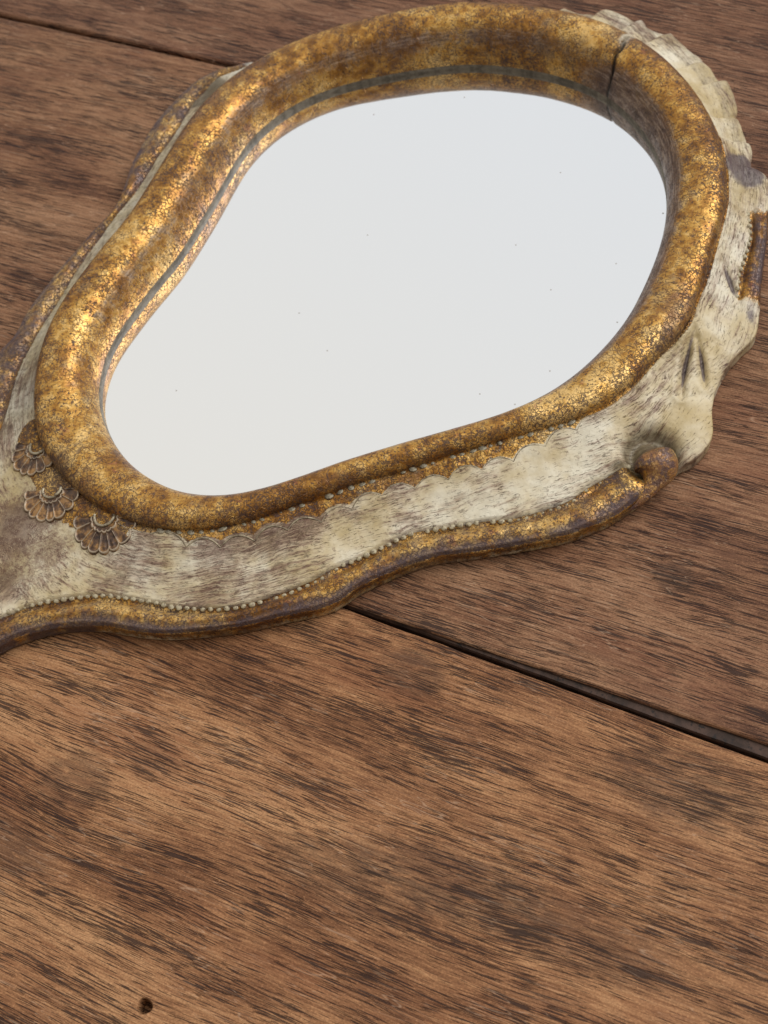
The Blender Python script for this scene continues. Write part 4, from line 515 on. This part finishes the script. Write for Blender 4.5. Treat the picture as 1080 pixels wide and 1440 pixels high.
# gilt where the point lies nearer the foot than the arc line
dFa = np.linalg.norm(allarc[:, None] - F[None, ::6], axis=2).min(1)
lim = np.interp(pp, np.linspace(0, 1, len(dFa)), dFa)
inside = smooth01((lim - dF_all[sel]) / .0003 + .5) * (ds < .004) * (1 - smooth01((pp - .93) / .07))
G[sel] = np.maximum(G[sel], inside * .60); GR[sel] = np.maximum(GR[sel], inside * .42)
# crest of the gold at the far right rim foot keeps a thin gilt line
edge_g = (1 - smooth01(dF_all / .0009)); G[:] = np.maximum(G, edge_g * .8)
# deep carved recess round the scroll end, colour darkened for olive dirt and shade
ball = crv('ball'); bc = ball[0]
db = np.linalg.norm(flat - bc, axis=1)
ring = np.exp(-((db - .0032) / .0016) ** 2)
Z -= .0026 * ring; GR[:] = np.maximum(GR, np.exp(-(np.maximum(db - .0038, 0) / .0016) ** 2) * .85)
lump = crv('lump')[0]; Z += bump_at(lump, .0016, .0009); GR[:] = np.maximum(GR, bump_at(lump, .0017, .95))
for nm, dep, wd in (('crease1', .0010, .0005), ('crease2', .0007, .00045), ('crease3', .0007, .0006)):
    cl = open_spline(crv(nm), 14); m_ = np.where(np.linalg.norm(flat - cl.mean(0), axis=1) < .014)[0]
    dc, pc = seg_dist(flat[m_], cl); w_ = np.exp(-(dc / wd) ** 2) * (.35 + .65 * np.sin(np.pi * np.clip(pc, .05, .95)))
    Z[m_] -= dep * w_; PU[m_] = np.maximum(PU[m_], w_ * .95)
    w2 = np.exp(-((dc - wd * 2.6) / (wd * 1.6)) ** 2); Z[m_] += dep * .35 * w2
for nm, rr_, am_ in (('browncream', .0040, 1.0), ('brownleft', .0055, .9), ('clearcream', .0060, .10)):
    for c_ in crv(nm): RU[:] = RU + bump_at(c_, rr_, am_)
RU[:] = np.clip(RU + .27, 0, 1.1) / 1.1
szl = crv('shellzone'); m_ = np.where(np.linalg.norm(flat - szl.mean(0), axis=1) < .03)[0]; dz, pz = seg_dist(flat[m_], szl)
zc_g = (1 - smooth01((dz - .0024) / .0014)) * (dF_all[m_] < .010); G[m_] = np.maximum(G[m_], zc_g); wz = wear.reshape(-1); wz[m_] = np.maximum(wz[m_], zc_g * 1.0)
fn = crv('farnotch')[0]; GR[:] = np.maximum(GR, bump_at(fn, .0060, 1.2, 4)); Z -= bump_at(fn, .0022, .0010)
b2l = crv('band2'); m_ = np.where(np.linalg.norm(flat - b2l.mean(0), axis=1) < .02)[0]; dz, pz = seg_dist(flat[m_], b2l); PU[m_] = np.maximum(PU[m_], np.exp(-(dz / .0016) ** 2) * .62)
kn = crv('knob')[0]; Z += bump_at(kn, .0045, .0016); PU[:] = np.maximum(PU, bump_at(kn, .0042, 1.1, 4))
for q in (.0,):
    PU[:] = np.maximum(PU, (wL.repeat(1)[None].repeat(len(rows), 0) * ((np.array([r[1] if r[2] < 0 else 1 for r in rows]))[:, None] ** .8) * np.exp(-((phase[None] - .95) / .10) ** 2)).reshape(-1) * 1.0)  # dark purple at each tooth's drop: notch shadows painted into the colour
P[..., 2] = Z.reshape(len(rows), NS)
idf = (np.arange(NS) > NS * .56) & (np.arange(NS) < NS * .84); wfar = np.convolve(np.r_[idf[-40:], idf, idf[:40]].astype(float), np.ones(81) / 81, 'same')[40:-40]
PU2 = PU.reshape(len(rows), NS); PU2[n1:] = np.maximum(PU2[n1:], .60 * wfar[None]); GR2 = GR.reshape(len(rows), NS); GR2[:n1] = np.maximum(GR2[:n1], .66 * wfar[None])  # far side darkened in the colour, as if turned from the light
# side wall down to the table
tO = np.roll(O, -1, 0) - np.roll(O, 1, 0); tO /= np.linalg.norm(tO, axis=1)[:, None]; inn = np.c_[-tO[:, 1], tO[:, 0]]
side = []
ze = P[-1, :, 2]
for f, ins in ((.93, -.00012), (.80, -.00012), (.62, .00005), (.45, .0001), (.25, .00005), (.10, .0001), (0.02, .0004), (0.02, .0035)):
    q = np.zeros((NS, 3)); q[:, :2] = O + inn * (ins + wob(O, .00008, (.004, .0015), int(f * 100) + 5)[:, None]); q[:, 2] = ze * f + .0001; side.append(q)
side = np.array(side)
PF = np.concatenate([P, side]); ex = len(side)
def pad(a, v): return np.concatenate([a.reshape(len(rows), NS), np.ones((ex, NS)) * v])
gw = np.concatenate([np.clip(wB, .0, 1)[None] * np.array([.9, .75, .6, .55, .5, .45, .3, 0])[:, None]])
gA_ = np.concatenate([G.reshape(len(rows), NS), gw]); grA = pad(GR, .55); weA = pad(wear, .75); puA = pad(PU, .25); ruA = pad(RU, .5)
puA[len(rows):] = np.maximum(puA[len(rows):], .3)
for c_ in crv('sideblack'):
    puA[:] = np.maximum(puA, np.exp(-(np.linalg.norm(PF[..., :2] - c_, axis=2) / .0040) ** 2) * smooth01((.0040 - PF[..., 2]) / .0006) * 1.0)  # dark shading low on the near-left side wall, painted into the colour
sK = np.r_[0, np.cumsum(np.linalg.norm(np.diff(K, axis=0), axis=1))]
seam = int(690 * NS / 740); us_ = np.abs(((sK - sK[seam] + sK[-1] / 2) % sK[-1]) - sK[-1] / 2)
UV = np.zeros(PF.shape[:2] + (2,)); UV[..., 0] = us_[None]; UV[..., 1] = np.cumsum(np.r_[0, np.full(len(PF) - 1, .00025)])[:, None]
vv = np.linalg.norm(PF[..., :2] - F[None], axis=2); UV[..., 1] = np.minimum(vv, .02)
body_me = grid_mesh("body", PF, True, dict(gilt=gA_, grime_shade=grA, wear=weA, purple=puA, rubbed=ruA), UV)
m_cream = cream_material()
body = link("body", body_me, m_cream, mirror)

def body_z(p, up=0.0):
    """height of the carved body at plan point p"""
    d_ = np.linalg.norm(flat - p, axis=1); i = d_.argmin(); return float(Z[i]) + up

# gilded rim round the glass: lip -> crest -> foot
ZG, Z1 = .0039, .0049
cen = L0.mean(0)
def ray_sample(curve, pts):
    c = np.array([0.01326935, 0.04663967]); a = np.unwrap(np.arctan2(curve[:, 1] - c[1], curve[:, 0] - c[0])); r = np.linalg.norm(curve - c, axis=1)
    if a[-1] < a[0]: a = a[::-1]; r = r[::-1]
    a = np.r_[a - 2 * np.pi, a, a + 2 * np.pi]; r = np.r_[r, r, r]
    th = np.arctan2(pts[:, 1] - c[1], pts[:, 0] - c[0]); rr = np.interp(th, a, r); return c + np.c_[np.cos(th), np.sin(th)] * rr[:, None]
NR = 2200
Lr = upsample(L0, NR)
# foot point for each lip station: along the lip normal, nearest foot crossing
tL = np.roll(Lr, -1, 0) - np.roll(Lr, 1, 0); tL /= np.linalg.norm(tL, axis=1)[:, None]; oL = np.c_[tL[:, 1], -tL[:, 0]]
if ((Lr - cen) * oL).sum() < 0: oL = -oL
Fd = upsample(F0, 3000)
wid = np.zeros(NR)
for k0 in range(0, NR, 200):
    q = Lr[k0:k0 + 200]; n_ = oL[k0:k0 + 200]; rel = Fd[None] - q[:, None]
    al = (rel * n_[:, None]).sum(2); ac = np.abs(rel[..., 0] * n_[:, None, 1] - rel[..., 1] * n_[:, None, 0])
    ac = np.where((al > 0) & (al < .025), ac, 9); j = ac.argmin(1); wid[k0:k0 + 200] = al[np.arange(len(q)), j]
ker = np.hanning(61); ker /= ker.sum(); wid = np.convolve(np.r_[wid[-60:], wid, wid[:60]], ker, 'same')[60:-60]
Fr = Lr + oL * wid[:, None]
ts = .5 - .5 * np.cos(np.linspace(0, np.pi, 84)); CR = .60
rimP = []
ZC = upsample(np.array(DATA['crest']) * 1e-5, NR)
zft = .0082
for t in ts:
    xy = Lr + oL * (wid * t)[:, None]
    if t < CR: r_ = (CR - t) / CR; base = Z1; e_ = 2.1
    else: r_ = (t - CR) / (1 - CR); base = zft; e_ = 2.3
    z = base + (ZC - base) * (1 - r_ ** e_) ** (1 / e_)
    rimP.append(np.c_[xy, z * np.ones(NR)])
foot2 = np.c_[Fr + oL * .0002, np.full(NR, .0070)]; rimP.append(foot2)
rimP = np.array(rimP)
rf = rimP[..., :2].reshape(-1, 2); rz = rimP[..., 2].reshape(-1)
amp = np.repeat(np.r_[np.sin(np.pi * np.clip(ts, 0, 1)), 0], NR)
rz += wob(rf, .00016, (.014, .006, .003), 9) * amp
# long crack across the rim
ckl = open_spline(crv('crack'), 20); ckl = ckl + np.random.default_rng(5).normal(0, .00010, ckl.shape) * 1.6
m_ = np.where(np.linalg.norm(rf - ckl.mean(0), axis=1) < .014)[0]
dc, pc = seg_dist(rf[m_], ckl); wdt = .00017 + .00030 * np.sin(np.pi * np.clip(pc * 1.0, 0, 1)) * pc
crk = np.zeros(len(rf)); crk[m_] = np.exp(-(dc / wdt) ** 2); rz[m_] -= .0011 * crk[m_]
chip = np.zeros(len(rf)); cp_ = ckl[14]; chip[m_] = np.exp(-((dc - .0005) / .0004) ** 2) * smooth01((pc - .55) / .2)
rimP[..., 2] = rz.reshape(rimP.shape[:2])
ct = np.cos(np.arctan2(oL[:, 1], oL[:, 0]) - math.radians(-45)); wst = smooth01((ct + .35) / .9)
ctop = smooth01((oL[:, 1] - .2) / .6) * .75
bro = np.exp(-(ts / .30) ** 2)[:, None] * wst[None] * .95; bro = np.maximum(bro, np.exp(-((ts - .16) / .16) ** 2)[:, None] * ctop[None] * .75); bro = np.concatenate([bro, bro[-1:] * 0])
wr_ = np.repeat(np.r_[.12 + .88 * np.exp(-((ts - 1) / .30) ** 2) + .35 * np.exp(-(ts / .22) ** 2), 1.0][:, None], NR, 1)
sL = np.r_[0, np.cumsum(np.linalg.norm(np.diff(Lr, axis=0), axis=1))]
sm = int(np.argmin((Lr - cen) @ (K0[690] - cen))) if False else int(np.argmax(((Lr - cen) / np.linalg.norm(Lr - cen, axis=1)[:, None]) @ ((K0[690] - cen) / np.linalg.norm(K0[690] - cen))))
ur = np.abs(((sL - sL[sm] + sL[-1] / 2) % sL[-1]) - sL[-1] / 2)
uvr = np.zeros(rimP.shape[:2] + (2,)); uvr[..., 0] = ur[None]; uvr[..., 1] = (np.r_[ts, 1.05] * .014)[:, None]
rim_me = grid_mesh("gilded_rim", rimP, True, dict(wear=wr_, crack=crk, chip=chip, brown=bro), uvr)
m_gilt = gilt_material("cracked_gold_leaf", crack=True); m_gold = gilt_material("worn_gold_leaf")
rim = link("gilded_rim", rim_me, m_gilt, mirror)
# the grey painted rebate between rim and glass
reb = []
for o_, z in ((.0, Z1 + .0001), (-.00006, Z1 - .0002), (-.00002, Z1 - .0007), (0.0, ZG - .0004)):
    reb.append(np.c_[Lr - oL * -o_, np.full(NR, z)])
reb_me = grid_mesh("rebate", np.array(reb)[:, ::2], True)
link("rebate", reb_me, simple("grey_rebate_paint", (.085, .070, .052), (.22, .19, .145), 600, .6, 0, .0002), mirror)
# glass plate
gp = Lr[::4] + oL[::4] * .0015
bm = bmesh.new(); top = [bm.verts.new((x, y, ZG)) for x, y in gp]; bot = [bm.verts.new((x, y, ZG - .002)) for x, y in gp]
bm.faces.new(top); bm.faces.new(bot[::-1])
for i in range(len(top)): bm.faces.new((top[i], bot[i], bot[(i + 1) % len(top)], top[(i + 1) % len(top)]))
bmesh.ops.recalc_face_normals(bm, faces=bm.faces)
me = bpy.data.meshes.new("mirror_glass"); bm.to_mesh(me); bm.free()
b = NB("silvered_glass"); o = b.tc.outputs['Object']
d_ = b.vor(b.map(o, (75,) * 3), 1, 'F1', dim='2D'); kp = b.vor(b.map(o, (75,) * 3), 1, 'F1', 1, 'Color', dim='2D')
sepc = b.n.new('ShaderNodeSeparateColor'); b.put(sepc.inputs[0], kp)
dust = b.mul(b.ss(d_, .004, .017, 1, 0), b.math('GREATER_THAN', sepc.outputs[0], .55))
c = b.mix(b.mul(dust, .8), (.98, .98, .975), (.16, .13, .11))
gm = b.done(c, b.add(b.mul(dust, .4), .012), b.math('SUBTRACT', 1.0, b.mul(dust, .8)))
link("mirror_glass", me, gm, mirror, smooth=False)

# beads: one small carved pearl each
def ico(r, name, sx=1., sz=.8):
    bm = bmesh.new(); bmesh.ops.create_icosphere(bm, subdivisions=2, radius=r); 
    for v in bm.verts: v.co.z *= sz; v.co.x *= sx
    me = bpy.data.meshes.new(name); bm.to_mesh(me); bm.free(); return me
m_bead = simple("ivory_bead_paint", (.26, .21, .13), (.52, .46, .31), 900, .5, 0, .00012, (.16, .11, .08))
bead_me = [ico(.00062, "bead", 1, .85), ico(.00058, "bead", 1.06, .9), ico(.00062, "bead", .95, .8)]
r = np.random.default_rng(4)
bm_ = None
def beads(name, pitch, sink, up=.0000):
    line = open_spline(crv(name), 900); s = np.r_[0, np.cumsum(np.linalg.norm(np.diff(line, axis=0), axis=1))]
    n = int(s[-1] / pitch)
    for i in range(n + 1):
        u = (i + .0) * s[-1] / n; p = np.array([np.interp(u, s, line[:, 0]), np.interp(u, s, line[:, 1])]); f = i / n
        p = p + r.normal(0, .00003, 2)
        if r.random() < .05: continue
        z = .00436 + up - sink(f) + r.normal(0, .00007)
        me = bead_me[int(r.integers(3))]
        ob = link("bead", me, m_bead, body, smooth=(i < 3)); ob.location = (p[0], p[1], z); ob.rotation_euler = (0, 0, r.uniform(0, 6)); k_ = r.uniform(.72, .94); ob.scale = (k_, k_, k_ * r.uniform(.7, 1))
sink1 = lambda f: .0005 * (smooth01((f - .38) / .05) * (1 - smooth01((f - .50) / .05))) + .0004 * smooth01((f - .77) / .06)
beads('beads1', .00134, sink1)
beads('beads2', .00134, lambda f: -.0004 + .0006 * smooth01((f - .85) / .1))
beads('beads3', .00134, sink1)
for me in bead_me: me.polygons.foreach_set('use_smooth', [True] * len(me.polygons))

# tubes laid on the carved surface
def tube(name, line, rad, mat, parent, flat_=.8, seg=8, wear_=.5):
    line = np.asarray(line, float); n = len(line); rad = np.broadcast_to(np.asarray(rad, float), (n,))
    tg = np.gradient(line, axis=0); tg /= np.linalg.norm(tg, axis=1)[:, None] + 1e-12
    up = np.array([0, 0, 1.]); sd_ = np.cross(tg, up); sd_ /= np.linalg.norm(sd_, axis=1)[:, None] + 1e-12; u2 = np.cross(sd_, tg)
    A = np.linspace(0, 2 * np.pi, seg, endpoint=False)
    Pt = line[:, None] + rad[:, None, None] * (np.cos(A)[None, :, None] * sd_[:, None] + flat_ * np.sin(A)[None, :, None] * u2[:, None])
    me = grid_mesh(name, Pt, True, dict(wear=np.full((n, seg), wear_))); return link(name, me, mat, parent)
m_thread = simple("rubbed_gilt_thread", (.16, .12, .08), (.42, .36, .25), 800, .42, .35, .0001, (.06, .035, .03))
for k_, a in enumerate(ARC):
    hgt = 1 if k_ in (0, 1, 2, 3, 4) else .55
    ln = np.array([[x, y, body_z((x, y)) - .00010 + .00012 * hgt] for x, y in a])
    ln[:, 2] = np.convolve(np.r_[ln[:1, 2], ln[:, 2], ln[-1:, 2]], [.25, .5, .25], 'valid')
    taper = .00019 * (.45 + .55 * np.sin(np.pi * np.linspace(.05, .95, len(a))))
    tube("scallop_thread", ln, taper * (.35 + .65 * hgt), m_thread, body)
# grey-green knotted cord where the rim meets the body
m_cord = simple("grey_green_cord_paint", (.12, .10, .07), (.36, .32, .23), 1100, .5, .15, .0002, (.06, .045, .03))
ca = crv('scallop')
i_all = [int(np.linalg.norm(Fr - p, axis=1).argmin()) for p in (ca[0], ca[-2])]
i0, i1 = min(i_all), max(i_all)
if i1 - i0 > NR / 2: i0, i1 = i1, i0 + NR
s_acc = 0; prev = None; rr = np.random.default_rng(8); knot_me = [ico(.0005, "cord_knot", 1.7, .7), ico(.00055, "cord_knot", 1.3, .8)]
for me in knot_me: me.polygons.foreach_set('use_smooth', [True] * len(me.polygons)); me.materials.append(m_cord)
for i in range(i0, i1):
    p = Fr[i % NR] + oL[i % NR] * .00045
    if prev is not None:
        s_acc += np.linalg.norm(p - prev)
        if s_acc > .00155:
            if rr.random() < .25: s_acc = 0.; prev = p; continue
            s_acc = rr.uniform(-.0004, .0002)
            ob = bpy.data.objects.new("cord_knot", knot_me[int(rr.integers(2))]); sc.collection.objects.link(ob); ob.parent = body
            ob.location = (p[0], p[1], .0080); tg = tL[i % NR]; ob.rotation_euler = (0, 0, math.atan2(tg[1], tg[0]) + rr.normal(0, .25)); k_ = rr.uniform(.45, .95); ob.scale = (k_ * rr.uniform(.8, 1.3), k_, k_ * .7)
    prev = p

# shell ornaments at the neck: fan of petals with raised outlines
def shell_material():
    b = NB("bronzed_shell_gilding"); o = b.tc.outputs['Object']
    n = b.noise(b.map(o, (520,) * 3), 1, 5, .72)
    c = b.ramp(n, [(.36, (.035, .020, .016)), (.50, (.12, .065, .035)), (.60, (.34, .18, .06)), (.70, (.20, .12, .08))])
    r = b.ss(b.add(b.attr('ridge'), b.mul(b.math('SUBTRACT', n, .5), 1.2)), .35, .75)
    c = b.mix(b.mul(r, .85), c, (.40, .32, .23))
    return b.done(c, .42, .25, b.bump(n, .0002, .8), .5)
m_shell = shell_material()
def shell(cname, R, nl, a0, a1, tilt=0.0, lab=None):
    c, e_ = crv(cname); ax = (e_ - c) / np.linalg.norm(e_ - c); th0 = math.atan2(ax[1], ax[0])
    nr, na = 40, 260; Pn = np.zeros((nr, na, 3)); wv = np.zeros((nr, na))
    for j in range(na):
        f = j / (na - 1); th = th0 + math.radians(a0 + (a1 - a0) * f); q = (f + .018 * math.sin(9 * f + nl) + .010 * math.sin(23 * f)) / (1 + .018 * math.sin(9 + nl) + .010 * math.sin(23)) * nl; q = max(q, 0); ph = q - math.floor(min(q, nl - 1e-6)); lob = abs(math.sin(math.pi * ph)) ** .5
        Rj = R * (.86 + .14 * lob) * (1 - .10 * abs(2 * f - 1) ** 3)
        for i in range(nr):
            g = i / (nr - 1); rr_ = Rj * (.22 + .78 * g)
            x, y = c[0] + rr_ * math.cos(th), c[1] + rr_ * math.sin(th)
            edge = math.exp(-((g - .93) / .045) ** 2); rib = math.exp(-((ph if ph < .5 else 1 - ph) / .11) ** 2) * smooth01((g - .28) / .1) * (1 - .3 * g)
            inner = math.exp(-((g - .24) / .05) ** 2)
            pet = .00018 * math.exp(-((ph - .5) / .2) ** 2) * math.exp(-((g - .72) / .18) ** 2)
            h = .00008 + .00036 * max(edge, rib * .85, inner * .8) + pet
            if g > .985: h = -.0004
            Pn[i, j] = (x, y, h); wv[i, j] = max(edge, rib * .8, inner * .8)
    base = np.array([body_z(Pn[i, j, :2]) for i in range(0, nr, 13) for j in range(0, na, 20)])
    # fit a smooth base surface
    pts = np.array([Pn[i, j, :2] for i in range(0, nr, 13) for j in range(0, na, 20)]); A_ = np.c_[np.ones(len(pts)), pts - c, (pts - c)[:, 0] ** 2, (pts - c)[:, 1] ** 2]
    co = np.linalg.lstsq(A_, base, rcond=None)[0]; q = Pn[..., :2].reshape(-1, 2) - c
    zb_ = (np.c_[np.ones(len(q)), q, q[:, 0] ** 2, q[:, 1] ** 2] @ co).reshape(nr, na)
    Pn[..., 2] += zb_; Pn[0, :, 2] -= .0006
    ob = link("shell_ornament", grid_mesh("shell_ornament", Pn, False, dict(ridge=wv)), m_shell, body)
    # curled inner volute
    cur = []
    for k_ in range(40):
        f = k_ / 39; th = th0 + math.radians(a0 - 12 + (a1 - a0 + 24) * f); rr_ = R * (.26 + .03 * math.cos(6 * f)); cur.append((c[0] + rr_ * math.cos(th), c[1] + rr_ * math.sin(th)))
    zc_ = zb_.mean() + .0004; tube("volute", [(x, y, body_z((x, y)) + .0002) for x, y in cur], .00026, m_thread, ob)
    return ob
shell('shell1', .0064, 9, -104, 100)
shell('shell2', .0060, 8, -92, 92)
shell('shell3', .0056, 7, -85, 85)

def copper_material():
    b = NB("coppery_rubbed_gilding"); o = b.tc.outputs['Object']; gc, gm, gr_, gh = gold_color(b, o)
    n = b.ss(b.noise(b.map(o, (260,) * 3), 1, 5, .7), .38, .58)
    c = b.mix(b.mul(n, .45), gc, (.40, .18, .08)); n2 = b.ss(b.noise(b.map(o, (340,) * 3, loc=(4, 4, 4)), 1, 5, .72), .46, .55)
    c = b.mix(b.mul(n2, .8), c, (.085, .045, .050))
    return b.done(c, .40, b.mul(gm, b.math('SUBTRACT', 1.0, n2)), b.bump(gh, .0002, .8), .5)
m_ball = copper_material()
# scroll end of the gilded border: a round knob with its tail running into the band
bl = open_spline(ball, 60); nb = len(bl); f = np.linspace(0, 1, nb)
rad = np.where(f < .12, .0036 * np.sqrt(np.clip(1 - ((.12 - f) / .12) ** 2, 0, 1)), .0036 - .0022 * smooth01((f - .18) / .32) - .0006 * smooth01((f - .4) / .5))
zc = .0043 - .0007 * smooth01((f - .1) / .3) - .0016 * smooth01((f - .35) / .6)
line = np.c_[bl, zc]; line[0, :2] -= (bl[6] - bl[0]) * .35
tube("scroll_end", line, np.maximum(rad, .00002), m_ball, mirror, .85, 40, wear_=1.6)
att = None
